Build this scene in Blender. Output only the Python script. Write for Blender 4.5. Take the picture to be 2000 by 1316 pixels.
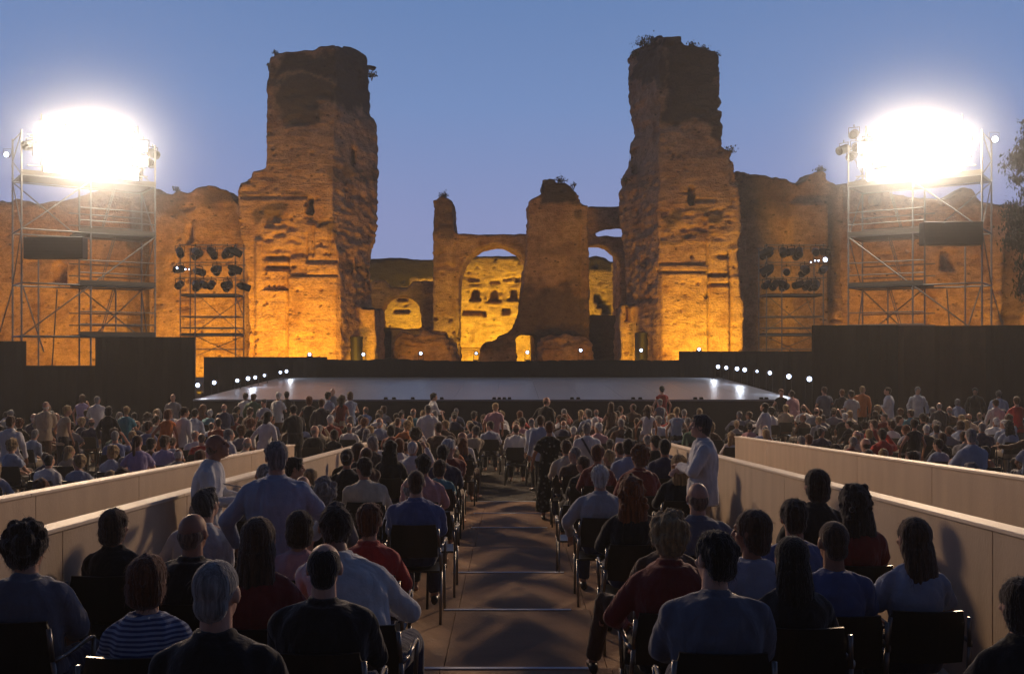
import bpy, bmesh, math, random
import numpy as np
from mathutils import Vector, Matrix, noise as mnoise
R = math.radians
random.seed(7); rng = np.random.RandomState(11)
for o in list(bpy.data.objects): bpy.data.objects.remove(o)
SC = bpy.context.scene
COL = SC.collection
# ------------------------------------------------------------------ camera
F = 1944.0; HY = 690.0; CZ = 2.95          # focal length in photo px, horizon row, eye height (m)
cd = bpy.data.cameras.new('camera'); cam = bpy.data.objects.new('camera', cd); COL.objects.link(cam)
cd.sensor_fit = 'HORIZONTAL'; cd.sensor_width = 36; cd.lens = 36*F/2000.0
cam.location = (0, 0, CZ); cam.rotation_euler = (R(90), 0, 0)
cd.shift_y = (HY-658)/2000.0
cd.clip_start = .1; cd.clip_end = 4000
SC.camera = cam
# ------------------------------------------------------------------ dusk sky
wd = bpy.data.worlds.new('World'); SC.world = wd; wd.use_nodes = True
nt = wd.node_tree; nt.nodes.clear()
out = nt.nodes.new('ShaderNodeOutputWorld'); bg = nt.nodes.new('ShaderNodeBackground')
tc = nt.nodes.new('ShaderNodeTexCoord'); sx = nt.nodes.new('ShaderNodeSeparateXYZ')
nt.links.new(tc.outputs['Generated'], sx.inputs[0])
rp = nt.nodes.new('ShaderNodeValToRGB'); nt.links.new(sx.outputs['Z'], rp.inputs[0])
els = rp.color_ramp.elements
els[0].position = 0.0; els[0].color = (.290, .335, .545, 1)
els[1].position = 1.0; els[1].color = (.010, .018, .050, 1)
for p, c in ((.13, (.255, .305, .555, 1)), (.24, (.175, .280, .545, 1)), (.35, (.122, .228, .475, 1)), (.46, (.05, .10, .25, 1)), (.65, (.020, .040, .105, 1))):
    e = els.new(p); e.color = c
mul = nt.nodes.new('ShaderNodeMix'); mul.data_type = 'RGBA'; mul.blend_type = 'MULTIPLY'; mul.inputs[0].default_value = 1
r2 = nt.nodes.new('ShaderNodeValToRGB'); nt.links.new(sx.outputs['Y'], r2.inputs[0])     # afterglow lies behind the ruins, the east is darker
m2 = nt.nodes.new('ShaderNodeMath'); m2.operation = 'MULTIPLY_ADD'; m2.inputs[1].default_value = .5; m2.inputs[2].default_value = .5
nt.links.new(sx.outputs['Y'], m2.inputs[0]); nt.links.new(m2.outputs[0], r2.inputs[0])
r2.color_ramp.elements[0].color = (.10, .09, .095, 1); r2.color_ramp.elements[1].position = .85
nt.links.new(rp.outputs[0], mul.inputs[6]); nt.links.new(r2.outputs[0], mul.inputs[7])
nt.links.new(mul.outputs[2], bg.inputs[0]); nt.links.new(bg.outputs[0], out.inputs[0])
bg.inputs[1].default_value = 1.0
SC.view_settings.view_transform = 'Standard'; SC.view_settings.look = 'None'
SC.view_settings.exposure = 0; SC.view_settings.gamma = 1
SC.render.engine = 'CYCLES'
try:
    SC.cycles.max_bounces = 5; SC.cycles.diffuse_bounces = 3; SC.cycles.volume_bounces = 0
    SC.cycles.sample_clamp_indirect = 3.0; SC.cycles.sample_clamp_direct = 0
except Exception: pass

# ------------------------------------------------------------------ helpers
def W(px, py, d): return Vector(((px-1000)*d/F, d, CZ-(py-HY)*d/F))
def X(px, d): return (px-1000)*d/F
def Z(py, d): return CZ-(py-HY)*d/F
def tag(o, label=None, cat=None, group=None, kind=None):
    if label: o['label'] = label
    if cat: o['category'] = cat
    if group: o['group'] = group
    if kind: o['kind'] = kind
    return o
def empty(name, loc=(0,0,0), rz=0, **k):
    o = bpy.data.objects.new(name, None); COL.objects.link(o); o.location = loc; o.rotation_euler = (0,0,rz)
    o.empty_display_size = .2
    return tag(o, **k)
def link(name, me, mat=None, parent=None, **k):
    o = bpy.data.objects.new(name, me); COL.objects.link(o)
    if mat is not None and not me.materials: me.materials.append(mat)
    if parent: o.parent = parent
    return tag(o, **k)
def mesh_of(bm, name='mesh', smooth=False):
    me = bpy.data.meshes.new(name); bm.to_mesh(me); bm.free()
    if smooth: me.polygons.foreach_set('use_smooth', [True]*len(me.polygons))
    return me
def obj(name, bm, mat, parent=None, smooth=False, **k):
    return link(name, mesh_of(bm, name, smooth), mat, parent, **k)
def box(bm, x0, x1, y0, y1, z0, z1, M=None):
    vs = [bm.verts.new(v) for v in ((x0,y0,z0),(x1,y0,z0),(x1,y1,z0),(x0,y1,z0),(x0,y0,z1),(x1,y0,z1),(x1,y1,z1),(x0,y1,z1))]
    if M is not None:
        for v in vs: v.co = M @ v.co
    for f in ((0,3,2,1),(4,5,6,7),(0,1,5,4),(1,2,6,5),(2,3,7,6),(3,0,4,7)): bm.faces.new([vs[i] for i in f])
    return vs
def rod(bm, a, b, ra, rb=None, n=8, cap=True):
    a = Vector(a); b = Vector(b); rb = ra if rb is None else rb
    d = (b-a).normalized(); u = d.orthogonal().normalized(); v = d.cross(u)
    A = [bm.verts.new(a+(u*math.cos(t)+v*math.sin(t))*ra) for t in [2*math.pi*i/n for i in range(n)]]
    B = [bm.verts.new(b+(u*math.cos(t)+v*math.sin(t))*rb) for t in [2*math.pi*i/n for i in range(n)]]
    for i in range(n): bm.faces.new([A[i], A[(i+1)%n], B[(i+1)%n], B[i]])
    if cap: bm.faces.new(A[::-1]); bm.faces.new(B)
def path(bm, pts, r, n=8):
    for a, b in zip(pts[:-1], pts[1:]): rod(bm, a, b, r, n=n)
    for p in pts[1:-1]: ball(bm, p, (r*1.01,)*3, 6, 4)
def ball(bm, c, r, nu=12, nv=8, M=None):
    c = Vector(c); rows = []
    for j in range(nv+1):
        ph = math.pi*j/nv
        if j in (0, nv): ring = [Vector((0,0,math.cos(ph)))]
        else: ring = [Vector((math.sin(ph)*math.cos(2*math.pi*i/nu), math.sin(ph)*math.sin(2*math.pi*i/nu), math.cos(ph))) for i in range(nu)]
        row = []
        for p in ring:
            q = Vector((p.x*r[0], p.y*r[1], p.z*r[2]))
            if M is not None: q = M @ q
            row.append(bm.verts.new(c+q))
        rows.append(row)
    for j in range(nv):
        a, b = rows[j], rows[j+1]
        for i in range(nu):
            k = (i+1)%nu
            if len(a) == 1: bm.faces.new([a[0], b[i], b[k]])
            elif len(b) == 1: bm.faces.new([a[i], b[0], a[k]])
            else: bm.faces.new([a[i], b[i], b[k], a[k]])
def loft(bm, rings, cap=True):
    rs = [[bm.verts.new(p) for p in r] for r in rings]
    n = len(rs[0])
    for a, b in zip(rs[:-1], rs[1:]):
        for i in range(n): bm.faces.new([a[i], a[(i+1)%n], b[(i+1)%n], b[i]])
    if cap: bm.faces.new(rs[0][::-1]); bm.faces.new(rs[-1])
def prism(bm, poly, y0, y1):
    """poly: list of (x,z), extruded from y0 to y1"""
    a = [bm.verts.new((x, y0, z)) for x, z in poly]; b = [bm.verts.new((x, y1, z)) for x, z in poly]
    n = len(poly)
    for i in range(n): bm.faces.new([a[i], a[(i+1)%n], b[(i+1)%n], b[i]])
    bm.faces.new(a[::-1]); bm.faces.new(b)

# value noise (vectorised)
def _h(i, j, k, s):
    n = (i.astype(np.int64)*73856093) ^ (j.astype(np.int64)*19349663) ^ (k.astype(np.int64)*83492791) ^ (s*2654435)
    n = (n ^ (n >> 13))*1274126177 & 0x7fffffff
    n = (n ^ (n >> 15))*2246822519 & 0x7fffffff
    return (n & 0xffff)/65535.0*2-1
def vn(P, s=1):
    f = np.floor(P); t = P-f; t = t*t*(3-2*t); f = f.astype(np.int64); r = 0
    for dx in (0,1):
        for dy in (0,1):
            for dz in (0,1):
                w = (t[:,0] if dx else 1-t[:,0])*(t[:,1] if dy else 1-t[:,1])*(t[:,2] if dz else 1-t[:,2])
                r = r+w*_h(f[:,0]+dx, f[:,1]+dy, f[:,2]+dz, s)
    return r
def fbm(P, sc, oc=3, s=1):
    r = 0; a = 1; tot = 0
    for o in range(oc):
        r = r+a*vn(P*sc*(2**o)+o*17.3, s+o); tot += a; a *= .5
    return r/tot
def ss(a, b, x):
    t = np.clip((x-a)/(b-a), 0, 1); return t*t*(3-2*t)
def verts_of(me):
    a = np.empty(len(me.vertices)*3, np.float32); me.vertices.foreach_get('co', a); return a.reshape(-1, 3).astype(np.float64)
def norms_of(me):
    a = np.empty(len(me.vertices)*3, np.float32); me.vertex_normals.foreach_get('vector', a); return a.reshape(-1, 3).astype(np.float64)
def set_verts(me, P):
    me.vertices.foreach_set('co', P.astype(np.float32).ravel()); me.update()
def remesh(bm, vox, smooth=0, cutter=None, sub=True):
    """union of all closed shells in bm through a voxel remesh"""
    me = mesh_of(bm, 'tmp'); o = bpy.data.objects.new('tmp', me); COL.objects.link(o); cu = None
    bmn = bmesh.new(); bmn.from_mesh(me); bmesh.ops.recalc_face_normals(bmn, faces=bmn.faces); bmn.to_mesh(me); bmn.free()
    m = o.modifiers.new('r', 'REMESH'); m.mode = 'VOXEL'; m.voxel_size = vox; m.use_smooth_shade = True
    if cutter is not None:
        bmesh.ops.recalc_face_normals(cutter, faces=cutter.faces)
        cm = mesh_of(cutter, 'tmpc'); cu = bpy.data.objects.new('tmpc', cm); COL.objects.link(cu)
        b = o.modifiers.new('b', 'BOOLEAN'); b.operation = 'DIFFERENCE'; b.object = cu; b.solver = 'EXACT'
        m = o.modifiers.new('r2', 'REMESH'); m.mode = 'VOXEL'; m.voxel_size = vox*.98; m.use_smooth_shade = True
    if smooth:
        s = o.modifiers.new('s', 'SMOOTH'); s.iterations = smooth; s.factor = .5
    dg = bpy.context.evaluated_depsgraph_get(); ev = o.evaluated_get(dg)
    r = bpy.data.meshes.new_from_object(ev, preserve_all_data_layers=False, depsgraph=dg)
    r.materials.clear()
    bpy.data.objects.remove(o); bpy.data.meshes.remove(me)
    if cu: bpy.data.objects.remove(cu)
    return r

# ------------------------------------------------------------------ materials
def newmat(name):
    m = bpy.data.materials.new(name); m.use_nodes = True; nt = m.node_tree
    return m, nt, nt.nodes['Principled BSDF']
def N(nt, t, **k):
    n = nt.nodes.new(t)
    for a, b in k.items(): setattr(n, a, b)
    return n
def plain(name, col, rough=.6, metal=0, var=.25, scale=6, bump=.02, spec=.5, stretch=(1,1,1), bscale=None):
    m, nt, p = newmat(name)
    tcn = N(nt, 'ShaderNodeTexCoord'); mp = N(nt, 'ShaderNodeMapping'); mp.inputs['Scale'].default_value = stretch
    nt.links.new(tcn.outputs['Object'], mp.inputs[0])
    nz = N(nt, 'ShaderNodeTexNoise'); nz.inputs['Scale'].default_value = scale; nz.inputs['Detail'].default_value = 6
    nt.links.new(mp.outputs[0], nz.inputs[0])
    mx = N(nt, 'ShaderNodeMix', data_type='RGBA'); 
    mx.inputs[6].default_value = tuple(c*(1-var) for c in col)+(1,); mx.inputs[7].default_value = tuple(min(1, c*(1+var)) for c in col)+(1,)
    nt.links.new(nz.outputs[0], mx.inputs[0]); nt.links.new(mx.outputs[2], p.inputs['Base Color'])
    p.inputs['Roughness'].default_value = rough; p.inputs['Metallic'].default_value = metal
    p.inputs['Specular IOR Level'].default_value = spec
    if bump:
        n2 = N(nt, 'ShaderNodeTexNoise'); n2.inputs['Scale'].default_value = bscale or scale*6; n2.inputs['Detail'].default_value = 4
        nt.links.new(mp.outputs[0], n2.inputs[0])
        b = N(nt, 'ShaderNodeBump'); b.inputs['Distance'].default_value = bump; nt.links.new(n2.outputs[0], b.inputs['Height'])
        nt.links.new(b.outputs[0], p.inputs['Normal'])
    return m
def emit(name, col, s):
    m, nt, p = newmat(name); p.inputs['Base Color'].default_value = (.8,.8,.8,1)
    p.inputs['Emission Color'].default_value = tuple(col)+(1,); p.inputs['Emission Strength'].default_value = s
    return m
def masonry(name, base, dark, course=1.0):
    """Roman brick-faced masonry: thin courses, patched tones, pits; 'dark' attribute = weathered concrete core / lichen"""
    m, nt, p = newmat(name); L = nt.links.new
    tcn = N(nt, 'ShaderNodeTexCoord')
    big = N(nt, 'ShaderNodeTexNoise'); big.inputs['Scale'].default_value = .55; big.inputs['Detail'].default_value = 8; big.inputs['Roughness'].default_value = .65
    L(tcn.outputs['Object'], big.inputs[0])
    mp = N(nt, 'ShaderNodeMapping'); mp.inputs['Scale'].default_value = (1.8, 1.8, 8*course); L(tcn.outputs['Object'], mp.inputs[0])
    crs = N(nt, 'ShaderNodeTexNoise'); crs.inputs['Scale'].default_value = 1.0; crs.inputs['Detail'].default_value = 5; L(mp.outputs[0], crs.inputs[0])
    mp2 = N(nt, 'ShaderNodeMapping'); mp2.inputs['Scale'].default_value = (2.2, 2.2, 2.2); L(tcn.outputs['Object'], mp2.inputs[0])
    vor = N(nt, 'ShaderNodeTexVoronoi'); vor.inputs['Scale'].default_value = 1.1; L(mp2.outputs[0], vor.inputs[0])
    fine = N(nt, 'ShaderNodeTexNoise'); fine.inputs['Scale'].default_value = 9; fine.inputs['Detail'].default_value = 6; L(tcn.outputs['Object'], fine.inputs[0])
    rb = N(nt, 'ShaderNodeValToRGB'); L(big.outputs[0], rb.inputs[0])
    e = rb.color_ramp.elements; e[0].position = .32; e[1].position = .72
    e[0].color = (base[0]*.62, base[1]*.52, base[2]*.48, 1); e[1].color = (min(1,base[0]*1.22), min(1,base[1]*1.25), min(1,base[2]*1.25), 1)
    q = e.new(.5); q.color = tuple(base)+(1,)
    def mulc(a, fac_out, lo, hi, amt):
        r = N(nt, 'ShaderNodeMapRange'); r.inputs[1].default_value = lo[0]; r.inputs[2].default_value = lo[1]; r.inputs[3].default_value = hi[0]; r.inputs[4].default_value = hi[1]
        L(fac_out, r.inputs[0]); mm = N(nt, 'ShaderNodeMix', data_type='RGBA', blend_type='MULTIPLY'); mm.inputs[0].default_value = amt
        L(a, mm.inputs[6]); L(r.outputs[0], mm.inputs[7]); return mm.outputs[2]
    c = mulc(rb.outputs[0], crs.outputs[0], (.35, .62), (.75, 1.08), .42)
    c = mulc(c, fine.outputs[0], (.3, .6), (.6, 1.15), .6)
    pat = N(nt, 'ShaderNodeTexNoise'); pat.inputs['Scale'].default_value = 1.7; pat.inputs['Detail'].default_value = 9; pat.inputs['Roughness'].default_value = .72; L(mp2.outputs[0], pat.inputs[0]); mp2.inputs['Scale'].default_value = (1, 1, 1.6)
    c = mulc(c, pat.outputs[0], (.38, .52), (.5, 1.06), .6)      # missing facing, soot and moss
    vor.inputs['Scale'].default_value = 1.15
    c = mulc(c, vor.outputs['Distance'], (.09, .17), (.15, 1.0), .8)      # putlog holes and pits
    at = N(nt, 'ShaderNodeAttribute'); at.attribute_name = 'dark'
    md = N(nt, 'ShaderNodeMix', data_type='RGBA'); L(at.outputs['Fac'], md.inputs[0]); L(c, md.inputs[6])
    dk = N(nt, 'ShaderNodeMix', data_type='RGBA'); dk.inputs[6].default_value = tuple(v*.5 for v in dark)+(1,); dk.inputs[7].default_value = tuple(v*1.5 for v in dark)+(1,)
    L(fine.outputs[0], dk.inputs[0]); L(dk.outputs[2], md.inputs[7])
    L(md.outputs[2], p.inputs['Base Color']); p.inputs['Roughness'].default_value = .95; p.inputs['Specular IOR Level'].default_value = .15
    add = N(nt, 'ShaderNodeMath', operation='MULTIPLY_ADD'); L(crs.outputs[0], add.inputs[0]); add.inputs[1].default_value = .8; L(fine.outputs[0], add.inputs[2])
    b = N(nt, 'ShaderNodeBump'); b.inputs['Distance'].default_value = .12; b.inputs['Strength'].default_value = .8; L(add.outputs[0], b.inputs['Height']); L(b.outputs[0], p.inputs['Normal'])
    return m
M = {}
M['brick'] = masonry('roman_brick', (.47, .285, .195), (.042, .035, .031))
M['brick_far'] = masonry('roman_brick_pale', (.46, .30, .19), (.035, .029, .026), .7)
M['earth'] = plain('packed_earth', (.035, .028, .022), .95, var=.35, scale=.8, bump=.04, bscale=12)
M['black_cloth'] = plain('black_masking_cloth', (.010, .010, .011), .9, var=.4, scale=1.2, bump=.03, stretch=(4,4,.5), spec=.2)
M['mesh_cloth'] = plain('brown_netting', (.05, .025, .018), .9, var=.3, scale=2, bump=.02, spec=.2)
M['stage'] = plain('glossy_stage_floor', (.25, .265, .32), .36, var=.12, scale=.7, bump=0, spec=.6)
M['black_wood'] = plain('black_painted_wood', (.014, .013, .013), .55, var=.3, scale=2, bump=.01)
M['steel'] = plain('galvanised_tube', (.24, .235, .23), .5, metal=.7, var=.2, scale=5, bump=0)
M['deck'] = plain('scaffold_plank', (.10, .085, .07), .8, var=.35, scale=3, bump=.01, stretch=(.4,4,4))
M['black_metal'] = plain('black_lamp_housing', (.012, .012, .013), .4, metal=.3, var=.2, scale=9, bump=0)
M['lens_off'] = plain('dark_glass_lens', (.02, .022, .03), .08, var=.1, scale=5, bump=0, spec=.9)
# ------------------------------------------------------------------ lamps with their own light
def spot(name, loc, to, power, col, angle, blend=.6, size=.3, parent=None):
    l = bpy.data.lights.new(name, 'SPOT'); l.energy = power; l.color = col; l.spot_size = R(angle); l.spot_blend = blend; l.shadow_soft_size = size
    o = bpy.data.objects.new(name, l); COL.objects.link(o); o.location = loc
    o.rotation_euler = (Vector(to)-Vector(loc)).to_track_quat('-Z', 'Y').to_euler()
    if parent: o.parent = parent; o.matrix_parent_inverse = parent.matrix_world.inverted()
    return o

# ------------------------------------------------------------------ ruins
def stain_shade(px, py, lst, P, seed=3, wp=8):  # darker tone: weathering, and shade painted into recesses and openings
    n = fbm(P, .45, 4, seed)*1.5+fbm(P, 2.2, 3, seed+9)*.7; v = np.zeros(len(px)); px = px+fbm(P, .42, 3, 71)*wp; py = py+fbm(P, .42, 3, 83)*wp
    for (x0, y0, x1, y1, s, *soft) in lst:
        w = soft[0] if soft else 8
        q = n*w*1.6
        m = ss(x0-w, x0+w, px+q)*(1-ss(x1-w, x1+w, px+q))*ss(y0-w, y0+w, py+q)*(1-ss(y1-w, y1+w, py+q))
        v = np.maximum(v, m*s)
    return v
def finish_ruin(name, me, mat, amp=.16, push=(), dark=(), rough=(), parent=None, capdark=0, fine=.045, **k):
    P = verts_of(me); n = norms_of(me)
    px = P[:,0]/P[:,1]*F+1000; py = HY-(P[:,2]-CZ)/P[:,1]*F
    a = fbm(P, .35, 3, 5)*amp*.7 + fbm(P*np.array([1,1,2.2]), 1.6, 2, 9)*fine*1.6
    jag = np.maximum(0, fbm(P*np.array([1,1,3.0]), 1.1, 2, 21))**1.5
    for (x0, y0, x1, y1, s) in rough:
        m = ss(x0-3, x0+3, px)*(1-ss(x1-3, x1+3, px))*ss(y0-4, y0+4, py)*(1-ss(y1-4, y1+4, py))
        a = a-m*s*(jag*1.6+.5*np.abs(fbm(P*np.array([1,1,4.0]), .9, 3, 31)))
    edge = 1-ss(.35, .8, np.abs(n[:,1]))
    lay = vn(P*np.array([.8,.8,5.0]), 61)
    a = a+lay*(.012+.05*edge)+fbm(P, 1.2, 2, 66)*.09*edge
    rq = random.Random(len(P)); push = list(push); x0_, x1_, y0_, y1_ = px.min(), px.max(), py.min(), 700
    for q in range(int((x1_-x0_)*(y1_-y0_)/1500)):
        cx = rq.uniform(x0_, x1_); cy = rq.uniform(y0_, y1_)
        if rq.random() < .88: r_ = rq.uniform(1.2, 2.6); push.append((cx-r_, cy-r_, cx+r_, cy+r_, .5))
        else: r_ = rq.uniform(5, 18); push.append((cx-r_, cy-rq.uniform(.8,1.6), cx+r_, cy+1, rq.uniform(.2,.45)))
    P2 = P+n*a[:,None]
    front = ss(-.05, -.4, n[:,1])
    w = .8
    for st in push:
        x0, y0, x1, y1, dp = st[:5]; arch = len(st) > 5
        m = (ss(x0-w, x0+w, px))*(1-ss(x1-w, x1+w, px))*ss(y0-w, y0+w, py)*(1-ss(y1-w, y1+w, py))
        if arch:
            r = (x1-x0)/2; cx = (x0+x1)/2; yy = y0+r
            m = m*np.where(py < yy, 1-ss(r-w, r+w, np.hypot(px-cx, py-yy)), 1)
        P2[:,1] += m*dp*front
    set_verts(me, P2)
    v = stain_shade(px, py, dark, P, wp=40 if name == 'brick_pier' else (5 if mat is M['brick_far'] else 16))
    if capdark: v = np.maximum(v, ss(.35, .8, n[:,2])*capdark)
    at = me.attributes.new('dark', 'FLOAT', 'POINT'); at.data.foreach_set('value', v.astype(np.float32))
    me.polygons.foreach_set('use_smooth', [True]*len(me.polygons))
    return link(name, me, mat, parent, **k)
def wallpoly(pts, d): return [(X(a, d), Z(b, d)) for a, b in pts]
def ragged(pts, step=6, amp=2.2, seed=0):
    """adds small uneven steps along an outline given in photo px"""
    r = random.Random(seed); o = []
    for (a, b), (c, e) in zip(pts[:-1], pts[1:]):
        n = max(1, int(math.hypot(c-a, e-b)/step))
        for i in range(n):
            t = i/n; o.append((a+(c-a)*t+(r.uniform(-amp, amp) if i else 0)*.5, b+(e-b)*t+(r.uniform(-amp, amp) if i else 0)))
    o.append(pts[-1]); return o
def arch_pts(x0, x1, ycrown, yspring, ybot, n=14):
    cx = (x0+x1)/2; r = (x1-x0)/2
    return [(x0, ybot), (x0, yspring)]+[(cx-r*math.cos(math.pi*i/n), yspring-(yspring-ycrown)*math.sin(math.pi*i/n)) for i in range(1, n)]+[(x1, yspring), (x1, ybot)]
def cut(bm, pts, d, y0, y1): prism(bm, wallpoly(pts, d), y0, y1)

def pier(name, rings, side, mat, vox, extra=(), windows=(), **k):
    """rings: (py, x_outer, x_corner, x_inner) in photo px; side=+1 when the receding face is to the right"""
    bm = bmesh.new(); R_ = []
    for (py, xo, xc, xi) in rings:
        z = Z(py, 62); z2 = Z(py, 68) if py < 690 else z
        p0 = Vector((X(xo, 62), 62, z)); p1 = Vector((X(xc, 62), 62, z)); p2 = Vector((X(xi, 68), 68, z2))
        p3 = Vector((p2.x-side*1.0, 73, z2)); p4 = Vector((p0.x+side*2.2, 73, z2))
        r = [p0, p1, p2, p3, p4]
        R_.append(r if side > 0 else r[::-1])
    R_ = R_[::-1]
    loft(bm, R_)
    for (a_, b_, yt) in extra: prism(bm, [(X(a_,65.5),-1.5),(X(b_,65.5),-1.5),(X(b_,65.5),Z(yt,65.5)),(X(a_,65.5),Z(yt,65.5))], 65.5, 70)
    c = None
    if windows:
        c = bmesh.new()
        for (a_, yt, b_, yb, y0_, y1_) in windows:
            dd = 62 if y1_ > 66.5 and y0_ < 61.5 and side*(a_-655 if side > 0 else 1288-a_) < 0 else 64.5
            prism(c, [(X(a_,dd),Z(yb,dd)),(X(b_,dd),Z(yb,dd)),(X(b_,dd),Z(yt+2,dd)),(X((a_+b_)/2,dd),Z(yt,dd)),(X(a_,dd),Z(yt+2,dd))], y0_, y1_)
    me = remesh(bm, vox, cutter=c)
    return finish_ruin(name, me, mat, **k)

VP = .105
lp = [(90, 622, 648, 672), (97, 616, 655, 700), (103, 532, 655, 712), (112, 525, 655, 717), (135, 524, 655, 722), (170, 521, 655, 723), (222, 519, 653, 724),
      (236, 518, 652, 736), (322, 518, 650, 738), (329, 517, 650, 738), (331, 508, 650, 738), (334, 492, 650, 738), (352, 486, 650, 738), (357, 468, 650, 738), (372, 462, 650, 738),
      (400, 463, 650, 738), (440, 466, 652, 739), (470, 470, 655, 735), (495, 475, 661, 726), (530, 480, 663, 722), (600, 482, 665, 727), (640, 484, 665, 731), (735, 484, 665, 733)]
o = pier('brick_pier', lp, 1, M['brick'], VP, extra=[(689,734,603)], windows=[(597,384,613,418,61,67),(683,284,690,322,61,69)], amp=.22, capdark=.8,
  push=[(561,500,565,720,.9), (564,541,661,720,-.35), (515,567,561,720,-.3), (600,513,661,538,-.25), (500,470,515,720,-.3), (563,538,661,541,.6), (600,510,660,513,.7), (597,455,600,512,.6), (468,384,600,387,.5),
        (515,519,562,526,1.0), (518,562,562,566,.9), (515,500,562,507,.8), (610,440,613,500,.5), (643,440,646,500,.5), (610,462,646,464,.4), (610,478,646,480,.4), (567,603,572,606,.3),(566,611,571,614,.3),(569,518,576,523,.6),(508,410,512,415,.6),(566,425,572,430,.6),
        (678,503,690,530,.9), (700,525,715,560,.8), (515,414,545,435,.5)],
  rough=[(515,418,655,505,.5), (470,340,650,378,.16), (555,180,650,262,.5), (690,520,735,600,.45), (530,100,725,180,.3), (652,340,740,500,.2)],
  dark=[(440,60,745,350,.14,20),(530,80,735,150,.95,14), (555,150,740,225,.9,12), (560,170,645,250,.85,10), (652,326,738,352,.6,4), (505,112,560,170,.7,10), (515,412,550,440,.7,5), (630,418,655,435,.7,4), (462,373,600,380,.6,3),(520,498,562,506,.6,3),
        (652,100,740,220,.95,8), (678,500,692,530,.7,5), (700,525,716,560,.8,6)])  # last two stamps paint shade into the pushed-in recesses
tag(o, 'tall left brick ruin tower with dark weathered top and lit orange foot', 'ruin tower')
LP = o
rp_ = [(71, 1332, 1300, 1284), (84, 1333, 1296, 1262), (88, 1340, 1292, 1250), (94, 1372, 1290, 1243), (101, 1398, 1290, 1236), (112, 1407, 1290, 1228), (140, 1409, 1288, 1227),
       (200, 1410, 1286, 1227), (235, 1413, 1286, 1234), (262, 1413, 1288, 1239), (276, 1412, 1288, 1229), (290, 1414, 1288, 1228), (293, 1428, 1288, 1229), (312, 1438, 1288, 1229), (335, 1441, 1288, 1222), (352, 1443, 1288, 1213),
       (378, 1448, 1288, 1207), (430, 1449, 1289, 1209), (468, 1446, 1289, 1214), (500, 1441, 1287, 1220), (575, 1446, 1286, 1222), (590, 1450, 1286, 1221), (600, 1451, 1286, 1216), (735, 1451, 1286, 1213)]
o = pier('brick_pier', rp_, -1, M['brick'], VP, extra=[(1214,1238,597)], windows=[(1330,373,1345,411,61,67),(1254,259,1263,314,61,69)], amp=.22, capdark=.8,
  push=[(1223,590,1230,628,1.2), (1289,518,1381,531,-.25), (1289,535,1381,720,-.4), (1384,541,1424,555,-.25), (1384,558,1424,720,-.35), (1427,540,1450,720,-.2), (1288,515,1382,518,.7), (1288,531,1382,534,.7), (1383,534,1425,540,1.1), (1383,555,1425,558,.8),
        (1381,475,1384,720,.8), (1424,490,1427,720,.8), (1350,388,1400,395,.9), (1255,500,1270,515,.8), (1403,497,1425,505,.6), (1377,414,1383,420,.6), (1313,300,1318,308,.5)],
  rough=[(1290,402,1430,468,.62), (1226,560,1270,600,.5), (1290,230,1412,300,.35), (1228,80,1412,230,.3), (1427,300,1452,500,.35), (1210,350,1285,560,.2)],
  dark=[(1195,40,1460,370,.14,20),(1226,60,1300,160,.9,12), (1296,60,1420,262,.93,10), (1226,150,1240,200,.7,8), (1290,405,1330,430,.75,5), (1395,400,1425,430,.8,5), (1345,388,1402,397,.7,3), (1290,455,1400,462,.7,3), (1290,590,1340,640,.12,20), (1370,240,1420,290,.9,7), (1253,500,1270,520,.7,4),(1335,590,1385,640,.2,14),(1400,290,1440,320,.6,6)])  # some of these stamps paint shade into the pushed-in slots
tag(o, 'taller right brick ruin tower with plants on its dark crown', 'ruin tower')
RP = o
def plane_wall(name, pts, d, th, vox=.16, holes=(), mat='brick', **k):
    bm = bmesh.new(); prism(bm, wallpoly(pts, d), d, d+th); c = None
    if holes:
        c = bmesh.new()
        for h in holes: cut(c, h, d, d-2, d+th+2)
    return finish_ruin(name, remesh(bm, vox, cutter=c), M[mat], **k)
# left flank
top = ragged([(296,376),(332,380),(352,371),(366,376),(382,366),(420,361),(444,371),(458,388),(466,398),(492,412)], seed=1)
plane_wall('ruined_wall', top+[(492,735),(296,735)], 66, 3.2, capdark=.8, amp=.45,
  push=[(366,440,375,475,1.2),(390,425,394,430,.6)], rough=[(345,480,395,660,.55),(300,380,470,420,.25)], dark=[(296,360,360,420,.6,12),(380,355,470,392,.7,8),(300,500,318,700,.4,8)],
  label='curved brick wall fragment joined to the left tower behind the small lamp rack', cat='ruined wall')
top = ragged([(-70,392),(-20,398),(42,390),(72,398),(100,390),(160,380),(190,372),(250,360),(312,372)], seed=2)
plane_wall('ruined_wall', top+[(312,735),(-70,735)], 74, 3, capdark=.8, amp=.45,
  push=[(103,513,131,552,2.2,1),(252,462,288,735,2.4),(260,400,290,462,1.2),(55,512,80,516,.4)], rough=[(-40,380,250,430,.25),(0,560,240,640,.12)], dark=[(-60,360,330,405,.5,10),(252,380,292,700,.75,8)],  # tall dark strip paints shade into the upright recess
  label='long brick wall behind the left scaffold tower with one arched window', cat='ruined wall')
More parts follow.
